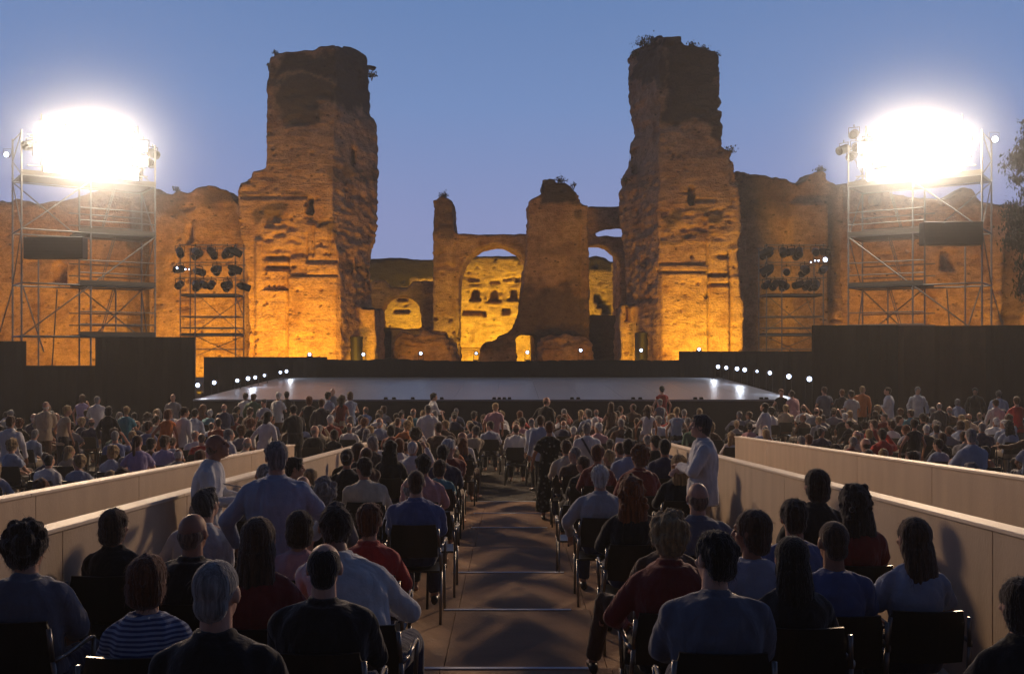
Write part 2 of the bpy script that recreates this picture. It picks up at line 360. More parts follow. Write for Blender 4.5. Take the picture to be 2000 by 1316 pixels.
# right flank
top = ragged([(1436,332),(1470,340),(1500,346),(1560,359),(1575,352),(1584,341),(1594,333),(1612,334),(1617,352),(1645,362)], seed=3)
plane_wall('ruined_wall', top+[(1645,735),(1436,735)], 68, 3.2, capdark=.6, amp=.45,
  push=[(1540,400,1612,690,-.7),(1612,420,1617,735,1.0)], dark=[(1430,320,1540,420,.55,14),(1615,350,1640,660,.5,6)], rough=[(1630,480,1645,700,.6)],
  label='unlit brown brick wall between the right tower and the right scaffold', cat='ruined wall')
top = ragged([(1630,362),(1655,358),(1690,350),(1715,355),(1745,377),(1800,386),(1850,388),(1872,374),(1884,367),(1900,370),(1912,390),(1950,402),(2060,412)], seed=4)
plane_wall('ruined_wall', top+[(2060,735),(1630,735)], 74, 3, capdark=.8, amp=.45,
  holes=[arch_pts(1700,1724,364,380,400)], push=[(1835,487,1866,526,2.2,1),(1960,480,1985,700,1.4)], rough=[(1640,380,1700,430,.3),(1870,500,2000,640,.4)], dark=[(1630,350,2060,402,.5,10),(1955,470,1990,640,.6,6)],  # last dark stamp paints shade into the recess at the right
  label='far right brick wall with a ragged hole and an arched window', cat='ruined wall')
# centre, behind
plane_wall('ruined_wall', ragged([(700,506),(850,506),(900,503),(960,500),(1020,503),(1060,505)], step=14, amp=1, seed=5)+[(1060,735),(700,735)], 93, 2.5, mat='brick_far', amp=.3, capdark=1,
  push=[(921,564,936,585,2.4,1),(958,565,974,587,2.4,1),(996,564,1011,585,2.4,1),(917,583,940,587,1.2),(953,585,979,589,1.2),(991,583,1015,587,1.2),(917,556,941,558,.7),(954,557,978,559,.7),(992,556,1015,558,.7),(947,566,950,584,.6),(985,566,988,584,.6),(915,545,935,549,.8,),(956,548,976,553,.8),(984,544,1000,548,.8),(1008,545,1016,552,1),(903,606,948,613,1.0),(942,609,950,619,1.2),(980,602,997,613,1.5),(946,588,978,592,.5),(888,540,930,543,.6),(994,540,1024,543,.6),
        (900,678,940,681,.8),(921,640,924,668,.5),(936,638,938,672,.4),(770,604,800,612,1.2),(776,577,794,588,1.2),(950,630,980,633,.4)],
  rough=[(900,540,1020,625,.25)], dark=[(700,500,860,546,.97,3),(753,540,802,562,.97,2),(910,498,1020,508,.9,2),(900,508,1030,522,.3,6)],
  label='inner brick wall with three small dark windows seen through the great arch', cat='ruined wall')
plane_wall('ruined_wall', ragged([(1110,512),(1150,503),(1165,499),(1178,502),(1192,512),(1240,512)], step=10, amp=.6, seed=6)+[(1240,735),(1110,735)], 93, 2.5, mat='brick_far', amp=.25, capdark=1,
  push=[(1160,574,1174,590,1.2),(1166,584,1182,602,1.2),(1176,594,1190,614,1.2)], dark=[(1110,495,1196,531,.98,2),(1160,574,1174,588,.95,2),(1166,584,1182,600,.95,2),(1176,594,1190,614,.95,2)],  # lower dark stamps paint the darkness of the leaf-shaped opening
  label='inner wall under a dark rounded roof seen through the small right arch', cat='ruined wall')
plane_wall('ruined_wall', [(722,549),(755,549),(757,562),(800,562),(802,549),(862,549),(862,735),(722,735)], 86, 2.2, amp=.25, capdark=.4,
  holes=[arch_pts(745,822,577,612,641)], push=[(722,566,745,570,.5),(728,648,762,720,1.6)], dark=[(800,545,862,640,.35,10),(728,643,764,715,.95,2)],  # second dark stamp paints the darkness of the low opening
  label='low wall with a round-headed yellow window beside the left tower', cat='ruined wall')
# great arch with its stump
bm = bmesh.new()
prism(bm, wallpoly(ragged([(846,392),(850,385),(862,382),(880,388),(886,400)], 5, 1, 8)+[(887,430),(889,455)]+ragged([(892,457),(1060,458)], 16, .8, 9)+[(1060,735),(846,735)], 80), 80, 83.2)
c = bmesh.new(); cut(c, arch_pts(897,1038,477,560,760,20), 80, 78, 86)
o = finish_ruin('great_arch', remesh(bm, .14, cutter=c), M['brick'], amp=.12, capdark=.7, push=[(888,480,890,735,.3),(845,520,893,524,.2)], dark=[(840,380,890,470,.7,8),(846,470,870,520,.3,8),(893,640,905,700,.4,5)], rough=[(846,385,888,470,.3),(890,640,900,700,.8)],
  label='wide round arch with a tall narrow brick stump on its left shoulder', cat='ruined arch')
# the broken mass right of the arch
mp_ = [(1031,400),(1036,390),(1048,382),(1060,378),(1060,352),(1066,348),(1082,348),(1084,354),(1092,352),(1104,356),(1112,362),(1128,374),(1132,386),(1133,400)]
bm = bmesh.new()
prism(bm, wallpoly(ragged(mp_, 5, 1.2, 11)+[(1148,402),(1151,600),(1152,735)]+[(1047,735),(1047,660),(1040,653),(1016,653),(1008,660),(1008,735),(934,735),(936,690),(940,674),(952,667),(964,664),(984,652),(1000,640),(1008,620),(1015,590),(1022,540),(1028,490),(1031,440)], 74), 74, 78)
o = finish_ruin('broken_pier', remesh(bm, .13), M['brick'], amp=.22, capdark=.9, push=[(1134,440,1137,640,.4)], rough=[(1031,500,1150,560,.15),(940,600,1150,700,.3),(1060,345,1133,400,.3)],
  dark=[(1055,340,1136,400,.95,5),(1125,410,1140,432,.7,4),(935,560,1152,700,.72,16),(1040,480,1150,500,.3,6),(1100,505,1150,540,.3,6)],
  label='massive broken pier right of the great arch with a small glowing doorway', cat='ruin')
# right double arch
bm = bmesh.new()
prism(bm, wallpoly([(1126,403),(1236,402),(1236,735),(1126,735)], 80), 80, 81.8); prism(bm, wallpoly([(1212,470),(1240,470),(1240,735),(1212,735)], 80), 81.5, 86.5)
c = bmesh.new(); cut(c, arch_pts(1161,1240,443,460,461), 80, 78, 90); cut(c, arch_pts(1110,1213,479,530,735), 80, 78, 83)
finish_ruin('double_arch', remesh(bm, .14, cutter=c), M['brick'], amp=.08, capdark=.8, push=[(1126,430,1165,433,.15)], dark=[(1126,400,1240,404,.8,3)],
  label='two stacked small arches between the broken pier and the right tower', cat='ruined arch')
bm = bmesh.new(); prism(bm, wallpoly(ragged([(1149,617),(1180,615),(1217,618)], 8, .8, 3)+[(1217,735),(1149,735)], 76.5), 76.5, 79)
finish_ruin('low_wall', remesh(bm, .14), M['brick'], amp=.1, dark=[(1140,600,1230,740,.85,3)], label='dark low block closing the foot of the double arch', cat='low wall')
# rubble mounds
for (pts, d, lab, dk) in (([(757,740),(760,668),(768,650),(782,642),(812,647),(822,641),(850,641),(872,645),(884,656),(892,676),(898,700),(900,740)], 71, 'rounded mound of layered masonry rubble in front of the great arch', [(800,655,900,662,.5,4),(765,640,800,700,.35,10)]),
                      ([(1043,740),(1046,672),(1056,658),(1075,652),(1110,652),(1140,656),(1152,664),(1158,684),(1160,740)], 70.5, 'smaller rubble mound at the foot of the broken pier', [(1060,668,1140,673,.4,3)])):
    bm = bmesh.new(); rings = []
    for t, s in ((0,.82),(.5,.95),(1.2,1),(3,.9),(4,.7)):
        cx = sum(p[0] for p in pts)/len(pts)
        rings.append([Vector((X(cx+(a-cx)*s, d), d+t, (Z(b, d)+1.0)*(s if b < 735 else 1)-1.0)) for a, b in pts])
    loft(bm, rings)
    finish_ruin('rubble_mound', remesh(bm, .11), M['brick'], amp=.45, rough=[(757,640,1160,720,.45)], dark=dk, fine=.09, label=lab, cat='rubble')
# plants rooted on the crowns
def leaf_mat(name, c):
    return plain(name, c, .7, var=.5, scale=4, bump=0, spec=.2)
M['weed'] = leaf_mat('dusty_weeds', (.045, .055, .022)); M['pine'] = leaf_mat('pine_needles', (.03, .045, .018)); M['bark'] = plain('bark', (.07, .045, .03), .9, scale=8, bump=.03)
def tuft(px, py, d, r, n, lab, seed):
    rr = random.Random(seed); c = W(px, py+2, d); r = r*.72; n = int(n*.8)
    e = empty('wild_shrub', c, label=lab, cat='plant', group='wild plants on the ruins')
    st = bmesh.new(); lf = bmesh.new()
    for i in range(9):
        a = rr.uniform(0, 6.28); t = Vector((math.cos(a)*r*rr.uniform(.2,.9), math.sin(a)*r*.6, r*rr.uniform(.5, 1.1)))
        rod(st, (0,0,-.3), t, .02, .008, 5)
    for i in range(n):
        p = Vector((rr.gauss(0, r*.5), rr.gauss(0, r*.4), abs(rr.gauss(0, r*.45)))); s = rr.uniform(.04, .11)
        q = Matrix.Rotation(rr.uniform(0,6.28), 3, 'Z') @ Matrix.Rotation(rr.uniform(-1.2,1.2), 3, 'X')
        vs = [lf.verts.new(p+q@Vector(v)*s) for v in ((-.5,0,0),(0,-.1,.9),(.5,0,0),(0,.1,-.9))]
        lf.faces.new(vs)
    obj('stem', st, M['bark'], e); obj('foliage', lf, M['weed'], e)
for i, (px, py, d, r, n, lab) in enumerate([
  (1256,88,64,.75,320,'spiky shrub on the left shoulder of the right tower top'), (1240,108,65,.4,130,'thin twigs sprouting at the left edge of the right tower top'), (1272,78,64,.5,160,'low scrub beside the highest block of the right tower'),
  (1352,90,63,.45,150,'tuft of weeds right of the highest block of the right tower'), (1375,98,63,.45,150,'weeds on the sloping right crown of the right tower'), (1398,108,63,.35,100,'small weed at the right corner of the right tower top'), (1425,297,62.5,.55,200,'bushy plant on the right ledge of the right tower'),
  (1222,352,66,.35,70,'twiggy plant on the left ledge of the right tower'), (537,103,63,.3,60,'small twig on the left corner of the left tower top'), (525,128,62.5,.25,50,'sprig low on the left edge of the left tower'), (726,148,68,.5,150,'shrub hanging from the right edge of the left tower top'),
  (866,382,80.5,.5,200,'grass tuft on top of the narrow brick stump'), (1095,354,75,.6,220,'scrub on the knob of the broken pier'), (1603,333,68.6,.55,180,'shrub on the hump of the unlit right wall'), (1120,362,75,.35,60,'thin twigs right of the knob of the broken pier'), (345,370,67,.4,80,'weeds on the curved wall left of the left tower')]):
    tuft(px, py, d, r, n, lab, 40+i)
# dark cylinders added where the dark doorways open in the tower corners
for (a, b, yt, lab) in ((681,707,656,'dark round-topped doorway booth at the inner foot of the left tower'),(1241,1269,648,'dark round booth with a flat lid at the inner foot of the right tower')):
    x0, x1 = X(a, 63.4), X(b, 63.4); r = (x1-x0)/2; h = Z(yt, 63.4); e = empty('cylinder', ((x0+x1)/2, 63.4+r, 0), label=lab, cat='cylinder')
    bm = bmesh.new(); rod(bm, (0,0,0), (0,0,h-.2), r*.94, r*.94, 24); obj('cylinder_body', bm, M['black_wood'], e)
    bm = bmesh.new(); rod(bm, (0,0,h-.2), (0,0,h-.06), r, r, 24); rod(bm, (0,0,h-.06), (0,0,h), r*.9, r*.5, 24); obj('lid', bm, M['black_wood'], e)
# pine at the right edge
def pine():
    e = empty('pine_tree', (X(2030,58), 58, 0), label='dark pine tree cut off by the right edge of the photo', cat='tree')
    tr = bmesh.new(); H = Z(262, 58)
    pts = [Vector((0,0,-.3)), Vector((.1,0,4)), Vector((-.1,.1,8)), Vector((0,0,H*.93))]
    for (a, b), (r0, r1) in zip(zip(pts[:-1], pts[1:]), ((.34,.27),(.27,.2),(.2,.06))): rod(tr, a, b, r0, r1, 10)
    rr = random.Random(5); lf = bmesh.new()
    for k in range(60):
        t = rr.uniform(.34, 1); z = H*t; a = rr.uniform(0, 6.28); L_ = (1.7-1.1*abs(t-.72)/.3)*rr.uniform(.7, 1.15)
        p = Vector((math.cos(a)*L_, math.sin(a)*L_, z+.35)); rod(tr, (0,0,z-.3), p, .06, .02, 6)
        for q in range(230):
            c = p+Vector((rr.gauss(0,.36), rr.gauss(0,.36), rr.gauss(0,.27))); s = rr.uniform(.10,.20)
            m = Matrix.Rotation(rr.uniform(0,6.28), 3, 'Z') @ Matrix.Rotation(rr.uniform(-1.4,1.4), 3, 'X')
            lf.faces.new([lf.verts.new(c+m@Vector(v)*s) for v in ((-.35,0,0),(0,-.1,1),(.35,0,0),(0,.1,-1))])
    obj('trunk', tr, M['bark'], e, smooth=True); obj('crown', lf, M['pine'], e)
pine()

# ------------------------------------------------------------------ ground and stage
bm = bmesh.new(); box(bm, -400, 400, -60, 900, -1, 0); obj('ground', bm, M['earth'], kind='structure')
SF, SB = 34.0, 47.0; SZ0, SZ1 = Z(780, SF), Z(737, SB); SX0, SX1 = -10.9, 9.8
st = empty('stage', (0, SF, 0), label='low black-fronted stage with a glossy grey floor before the ruins', cat='stage')
bm = bmesh.new(); vs = box(bm, SX0, SX1, 0, SB-SF, .02, SZ0)
for v in vs[4:]: v.co.z = SZ0-.06 if v.co.y < 1 else SZ1-.06
obj('stage_body', bm, M['black_wood'], st)
bm = bmesh.new()
for i in range(14):          # floor laid in wide sheets
    xa = SX0+(SX1-SX0)*i/14; xb = SX0+(SX1-SX0)*(i+1)/14-.008
    vs = box(bm, xa, xb, .0, SB-SF, 0, 1)
    for v in vs:
        z = SZ0+(SZ1-SZ0)*v.co.y/(SB-SF); v.co.z = z if v.co.z > .5 else z-.05
obj('stage_floor', bm, M['stage'], st)
# tiny foot-of-stage monitors along the front edge
for i, px in enumerate((752,768,805,862,965,975,985,995,1118,1130,1238,1252,1360,1372,1490,1500)):
    bm = bmesh.new(); x = X(px, SF-.1); prism(bm, [(-.07,0),(.07,0),(.05,.07),(-.05,.07)], -.05, .05)
    o = obj('stage_monitor', bm, M['black_metal'], None, label='black box lamp on the stage lip, '+['first','second','third','fourth','fifth','sixth','seventh','eighth','ninth','tenth','eleventh','twelfth','thirteenth','fourteenth','fifteenth','last'][i]+' from the left', cat='stage lamp', group='box lamps on the stage lip'); o.location = (x, SF+.12, SZ0+.006)
# rear and side masking walls of the stage
def blackwall(name, px0, px1, pyt, d, th=.3, mat='black_cloth', lab='', zb=0.0, fold=True):
    bm = bmesh.new(); x0, x1 = X(px0, d), X(px1, d); n = max(2, int((x1-x0)/.22)); zt = Z(pyt, d); f = []; b = []
    for i in range(n+1):
        x = x0+(x1-x0)*i/n; y = (.05*math.sin(i*1.9)+.03*math.sin(i*.7)) if fold else 0
        f.append((x, d+y)); 
    for (xa, ya), (xb, yb) in zip(f[:-1], f[1:]):
        v = [bm.verts.new(p) for p in ((xa,ya,zb),(xb,yb,zb),(xb,yb,zt),(xa,ya,zt),(xa,d+th,zb),(xb,d+th,zb),(xb,d+th,zt),(xa,d+th,zt))]
        bm.faces.new([v[0],v[1],v[2],v[3]]); bm.faces.new([v[5],v[4],v[7],v[6]]); bm.faces.new([v[3],v[2],v[6],v[7]])
    bmesh.ops.remove_doubles(bm, verts=bm.verts, dist=.001)
    return obj(name, bm, M[mat], None, label=lab, cat='stage screen')
bm = bmesh.new()
pts = [(637,702),(700,704),(760,700),(830,704),(905,705),(960,706),(1050,704),(1130,704),(1215,703),(1290,704),(1328,703)]
prism(bm, [(X(a,47.6), Z(b,47.6)) for a, b in ragged(pts, 8, 1.0, 4)]+[(X(1328,47.6), 0),(X(637,47.6), 0)], 47.3, 47.9)
obj('stage_rear_wall', bm, M['black_cloth'], label='long low black wall closing the back of the stage', cat='stage screen')
blackwall('stage_wing_wall', 398, 637, 697, 47.2, lab='black wall standing behind the left row of stage lamps')
blackwall('stage_wing_wall', 1328, 1594, 686, 47.2, lab='black wall standing behind the right row of stage lamps')
blackwall('masking_screen', 186, 376, 658, 38.0, lab='tall black screen under the left scaffold tower')
blackwall('masking_screen', -60, 44, 666, 38.0, lab='black screen at the left edge of the photo')
blackwall('masking_screen', 44.6, 185.4, 714, 38.2, lab='lower black screen between the two left ones')
blackwall('masking_screen', 1590, 1755, 635, 38.0, lab='tall black screen right of the stage')
blackwall('masking_screen', 1755.6, 1925, 636, 38.1, mat='mesh_cloth', lab='dark brown netting screen under the right scaffold')
blackwall('masking_screen', 1925.6, 2080, 635, 38.0, lab='black screen at the right edge of the photo')

# ------------------------------------------------------------------ stage lamps
M['lamp_white'] = emit('lamp_cold_white', (.62, .74, 1), 5)
M['flood_white'] = emit('flood_white', (1, .93, .82), 40)
M['lamp_warm'] = emit('lamp_warm_small', (1, .85, .7), 6)
def stage_lamp(px, py, d, r, base, lab, grp):
    p = W(px, py, d); h = p.z-base; e = empty('stage_lamp', (p.x, p.y, base), label=lab, cat='stage lamp', group=grp)
    b = bmesh.new(); rod(b, (0,0,.0), (0,0,.04), .16, .14, 12); box(b, -.13,-.11,-.02,.02,.03,h+.02); box(b, .11,.13,-.02,.02,.03,h+.02); box(b, -.13,.13,-.02,.02,.04,.06)
    obj('yoke', b, M['black_metal'], e)
    b = bmesh.new(); rod(b, (0,-.06,h), (0,.18,h+.03), .105, .06, 14, cap=False); rod(b, (0,.18,h+.03),(0,.2,h+.03), .06, .05, 12); obj('housing', b, M['black_metal'], e, smooth=False)
    b = bmesh.new(); ball(b, (0,-.05,h), (r,.03,r), 12, 8); obj('lens', b, M['lamp_white'], e, smooth=True)
    return e
L8 = [(387,752,35.2,.095),(419,747,36.8,.09),(464,743,39.2,.085),(485,739,40.6,.10),(499,737,41.4,.085),(517,733,42.8,.07),(548,727,45.4,.08),(560,725,46.4,.09)]
R8 = [(1402,716,46.6,.10),(1418,718,45.4,.09),(1439,720,43.6,.10),(1454,722,42.4,.10),(1478,725,40.6,.06),(1503,728,38.9,.085),(1540,735,36.7,.10),(1580,740,34.9,.10)]
ordn = ['nearest','second nearest','third from the audience','fourth from the audience','fifth from the audience','sixth from the audience','second farthest','farthest']
for i, (a, b, d, r) in enumerate(L8):
    stage_lamp(a, b, d, r*.80, SZ0+(SZ1-SZ0)*(d-SF)/(SB-SF)-.05 if X(a,d) > SX0 else .0, ordn[i]+' white lamp in the row along the left side of the stage', 'lamps beside the stage')
for i, (a, b, d, r) in enumerate(R8):
    stage_lamp(a, b, d, r*.86, SZ0+(SZ1-SZ0)*(d-SF)/(SB-SF)-.05 if X(a,d) < SX1 else .0, ordn[7-i]+' white lamp in the row along the right side of the stage', 'lamps beside the stage')
for i, (a, b, w) in enumerate([(605,692,'on the raised black wall under the left tower'),(710,692,'beside the doorway of the left tower'),(822,690,'in front of the left rubble mound'),(930,690,'under the great arch'),(1030,688,'before the small glowing doorway'),(1134,684,'in front of the right rubble mound'),(1252,684,'before the doorway of the right tower'),(1365,682,'on the raised black wall under the right tower')]):
    base = Z(697 if i == 0 else (686 if i == 7 else 704), 47.5)-.02
    stage_lamp(a, b, 47.45, .072 if i not in (3,) else .055, base, 'white lamp '+w, 'lamps along the back of the stage')
# their light on the glossy floor
for (a, b, d) in ((387,752,35.2),(485,739,40.6),(560,725,46.4)):
    p = W(a, b, d); spot('stage_lamp_light', (p.x+.2, p.y-.15, p.z), (p.x+5, p.y-3, 1.4), 30, (.8,.87,1), 120, .7, .1)
for (a, b, d) in ((1402,716,46.6),(1454,722,42.4),(1540,735,36.7)):
    p = W(a, b, d); spot('stage_lamp_light', (p.x-.2, p.y-.15, p.z), (p.x-5, p.y-3, 1.4), 60, (.8,.87,1), 120, .7, .1)

# ------------------------------------------------------------------ scaffold towers
def scaffold(A, B, lab, side, panel):
    """A near front corner, B far front corner (plan points); side = +1 when A is at the left"""
    A = Vector(A+(0,)); B = Vector(B+(0,)); u = (B-A).normalized(); L = (B-A).length
    n = Vector((-u.y, u.x, 0)); n = n if n.y > 0 else -n
    root = empty('scaffold_tower', A, math.atan2(u.y, u.x), label=lab, cat='scaffold tower', group='lighting scaffolds beside the stage')
    D = 2.1 if side > 0 else -2.1
    lv = [3.62, 5.68, 7.78, 9.86]; top = 11.6
    def P(a, b, z): return (a*L, b*D, z)
    for a in (0, .5, 1):
        for b in (0, 1):
            bm = bmesh.new(); rod(bm, P(a,b,0), P(a,b,top if a != .5 else 10.1), .035, n=8)
            for z in np.arange(.5, top-.3, .5): rod(bm, P(a,b,z-.015), P(a,b,z+.015), .055, n=8)
            obj('standard', bm, M['steel'], root)
    bm = bmesh.new(); rod(bm, P(.14,.3,0), P(.14,.3,7.6), .03); obj('standard', bm, M['steel'], root)
    bm = bmesh.new(); rod(bm, P(.72,.3,0), P(.72,.3,5.6), .03); obj('standard', bm, M['steel'], root)
    for z in lv+[1.6]:
        bm = bmesh.new()
        for b in (0, 1): rod(bm, P(0,b,z), P(1,b,z), .032)
        for a in (0, .5, 1): rod(bm, P(a,0,z), P(a,1,z), .032)
        obj('ledger', bm, M['steel'], root)
    for i, z in enumerate(lv):
        bm = bmesh.new(); a0, a1 = ((.42,1) if i in (0,1) else ((.42,1) if i == 2 else (0,1)))
        for k in range(6):
            b0 = k/6+.01; b1 = (k+1)/6-.01
            y0, y1 = sorted((b0*D, b1*D)); box(bm, a0*L+.03, a1*L-.03, y0, y1, z+.04, z+.09)
        y0, y1 = sorted((-.005*D, -.02*D)); box(bm, a0*L, a1*L, y0, y1, z+.03, z+.2)
        obj('deck', bm, M['deck'], root)
        bm = bmesh.new()
        for zz in (.5, 1.0):
            for b in (0, 1): rod(bm, P(a0,b,z+zz), P(a1,b,z+zz), .025)
        if i < 3: obj('guard_rail', bm, M['steel'], root)
        else: bm.free()
    for (a0, z0, a1, z1, b) in ((0,7.78,.5,9.86,0),(1,7.78,.5,5.68,0),(.5,5.68,0,3.62,0),(0,9.86,.5,7.78,1),(.5,5.68,1,3.62,1),(1,5.68,.6,3.62,1),(.05,5.6,.2,3.0,.6)):
        bm = bmesh.new(); rod(bm, P(a0,b,z0), P(a1,b,z1), .028); obj('diagonal_brace', bm, M['steel'], root)
    for (b0, z0, b1, z1) in ((0,9.86,1,10.7),(1,10.7,0,11.5),(0,11.5,1,11.5),(0,7.78,1,9.86),(1,5.68,0,7.78)):
        for a in (0, 1):
            bm = bmesh.new(); rod(bm, P(a,b0,z0), P(a,b1,z1), .022); obj('side_brace', bm, M['steel'], root)
    for (z0, z1) in ((3.7,5.68),(5.75,7.78),(7.85,9.8)):          # inside ladders
        bm = bmesh.new(); s = .28
        for q in (-.18, .18): rod(bm, (.62*L, .5*D+q, z0), (.62*L+.55, .5*D+q, z1), .018)
        for t in np.linspace(.08, .94, 8): rod(bm, (.62*L+.55*t, .5*D-.18, z0+(z1-z0)*t), (.62*L+.55*t, .5*D+.18, z0+(z1-z0)*t), .012)
        obj('ladder', bm, M['steel'], root)
    for (a, sgn) in ((0,-1),(1,1),(.33,0)):         # outrigger stays
        bm = bmesh.new(); rod(bm, P(a,1,5.6), (a*L+sgn*1.2, 1.9*D, 0), .026); obj('stay', bm, M['steel'], root)
    # floodlight banks hung on the top bay
    Mw = Matrix.Translation(A) @ Matrix.Rotation(math.atan2(u.y, u.x), 4, 'Z')
    for z in (10.25, 10.85, 11.45, 12.0):
        bm = bmesh.new(); rod(bm, P(.04 if z<11.8 else .12,0,z), P(.94 if z<11.8 else .86,0,z), .03); obj('lamp_bar', bm, M['steel'], root)
    for a in (.14,.5,.86):
        bm = bmesh.new(); rod(bm, P(a,0,10), P(a,0,12.3), .03); obj('lamp_post', bm, M['steel'], root)
    f0 = None; aim = Vector((0, 2, 1))
    for z in (10.25, 10.85, 11.45, 12.0):
        nn = 7 if z < 11.8 else 5
        for k in range(nn):
            a = (.13+.74*k/(nn-1)) if (nn == 7 and z > 10.5) else ((.2+.6*k/(nn-1)) if nn == 7 else (.24+.52*k/(nn-1)))
            p = Mw @ Vector(P(a, -.12*1, z)) if side > 0 else Mw @ Vector(P(a, .0, z))
            if f0 is None:
                f0 = empty('floodlight', p); b = bmesh.new()
                loft(b, [[Vector((sx*w, y, sz*h)) for sx, sz in ((-1,-1),(1,-1),(1,1),(-1,1))] for (y, w, h) in ((-.08,.27,.22),(.02,.26,.21),(.16,.17,.13),(.22,.12,.09))])
                obj('housing', b, M['black_metal'], f0)
                b = bmesh.new(); box(b, -.25,.25,-.10,-.084,-.20,.20); obj('lamp_glass', b, M['flood_white'], f0)
                b = bmesh.new(); path(b, [(-.3,.05,0),(-.3,.2,-.28),(.3,.2,-.28),(.3,.05,0)], .015, 6); obj('bracket', b, M['black_metal'], f0); fl = f0
            else:
                fl = f0.copy(); COL.objects.link(fl); fl.location = p
                for ch in f0.children:
                    cc = ch.copy(); COL.objects.link(cc); cc.parent = fl
            dv = Vector((p.x*.25, 12, -1.0))-p; fl.rotation_euler = (math.atan2(dv.z, math.hypot(dv.x, dv.y))*-1, 0, math.atan2(dv.y, dv.x)+math.pi/2)
            wr = {10.25:'lowest', 10.85:'second', 11.45:'third', 12.0:'top'}[z]; wk = ['leftmost','second','third','fourth','fifth','sixth','rightmost'][k] if nn == 7 else ['leftmost','second','middle','fourth','rightmost'][k]
            if side < 0: wk = {'leftmost':'rightmost','rightmost':'leftmost'}.get(wk, wk+' from right')
            tag(fl, 'dazzling floodlight, '+wk+' in the '+wr+' row of the bank on the '+('left' if side > 0 else 'right')+' scaffold', 'floodlight', 'floodlights on the '+('left' if side > 0 else 'right')+' tower')
    # speaker-like dark panel
    (x0, y0, x1, y1, dd, pl) = panel
    bm = bmesh.new(); box(bm, X(x0,dd), X(x1,dd), dd, dd+.5, Z(y1,dd), Z(y0,dd)); bmesh.ops.bevel(bm, geom=bm.edges[:], offset=.02, segments=1, affect='EDGES')
    for z in np.linspace(Z(y1,dd)+.1, Z(y0,dd)-.1, 6): box(bm, X(x0,dd)+.05, X(x1,dd)-.05, dd-.012, dd-.002, z-.02, z+.02)
    obj('dark_panel', bm, M['black_metal'], None, label=pl, cat='panel')
    return root, Mw
LT, LM = scaffold((X(42,38.5), 38.5), (X(303,41.4), 41.4), 'steel scaffold tower at the left carrying a blinding bank of lamps', 1, (45,462,161,505,38.3,'flat dark panel hung in the left scaffold tower'))
RT, RM = scaffold((X(1918,38.5), 38.5), (X(1657,41.4), 41.4), 'steel scaffold tower at the right carrying a blinding bank of lamps', -1, (1805,433,1921,478,38.3,'flat dark panel hung in the right scaffold tower'))
FC = (1, .66, .38); GLOW_D = .15  # flood colour; density of the added glow volume
for sgn, px in ((-1, 165), (1, 1800)):
    c = W(px, 285, 39.0)
    for k, (ax, ay, pw) in enumerate(((0, 10, 1.0),)):
        spot('flood_beam', (c.x, c.y-.6, c.z), (sgn*-1.5, 8, 0), 19000, FC, 78, .75, 1.2)
    pl = bpy.data.lights.new('glow_fill_light', 'POINT'); pl.energy = 1150; pl.color = (1,.82,.60); pl.shadow_soft_size = 1.0  # added point light that makes the glow volume shine
    for q in (-1.35, 1.35):
        po = bpy.data.objects.new('glow_fill_light', pl); COL.objects.link(po); po.location = (c.x+q, c.y-.4, c.z+.2)
    bm = bmesh.new(); ball(bm, (0,0,0), (1,1,1), 32, 20)
    sm = bpy.data.materials.get('lamp_glow_volume')
    if sm is None:
        sm = bpy.data.materials.new('lamp_glow_volume'); sm.use_nodes = True; t = sm.node_tree; t.nodes.remove(t.nodes['Principled BSDF'])
        tcc = t.nodes.new('ShaderNodeTexCoord'); ln = t.nodes.new('ShaderNodeVectorMath'); ln.operation = 'LENGTH'; t.links.new(tcc.outputs['Object'], ln.inputs[0])
        mr = t.nodes.new('ShaderNodeMapRange'); mr.inputs[1].default_value = 0; mr.inputs[2].default_value = 1; mr.inputs[3].default_value = 1; mr.inputs[4].default_value = 0; pw = t.nodes.new('ShaderNodeMath'); pw.operation = 'POWER'; pw.inputs[1].default_value = 2.6; t.links.new(mr.outputs[0], pw.inputs[0]); m3 = t.nodes.new('ShaderNodeMath'); m3.operation = 'MULTIPLY'; m3.inputs[1].default_value = GLOW_D; t.links.new(pw.outputs[0], m3.inputs[0])
        t.links.new(ln.outputs['Value'], mr.inputs[0]); v = t.nodes.new('ShaderNodeVolumePrincipled'); v.inputs['Color'].default_value = (1,1,1,1); v.inputs['Anisotropy'].default_value = .2
        t.links.new(m3.outputs[0], v.inputs['Density']); t.links.new(v.outputs[0], t.nodes['Material Output'].inputs['Volume'])
    o = obj('glow_volume', bm, sm, kind='stuff'); o.location = (c.x, c.y-.2, c.z-.3); o.scale = (7.5, 4.5, 6.2)  # added volume standing in for lens glare around the lamp bank
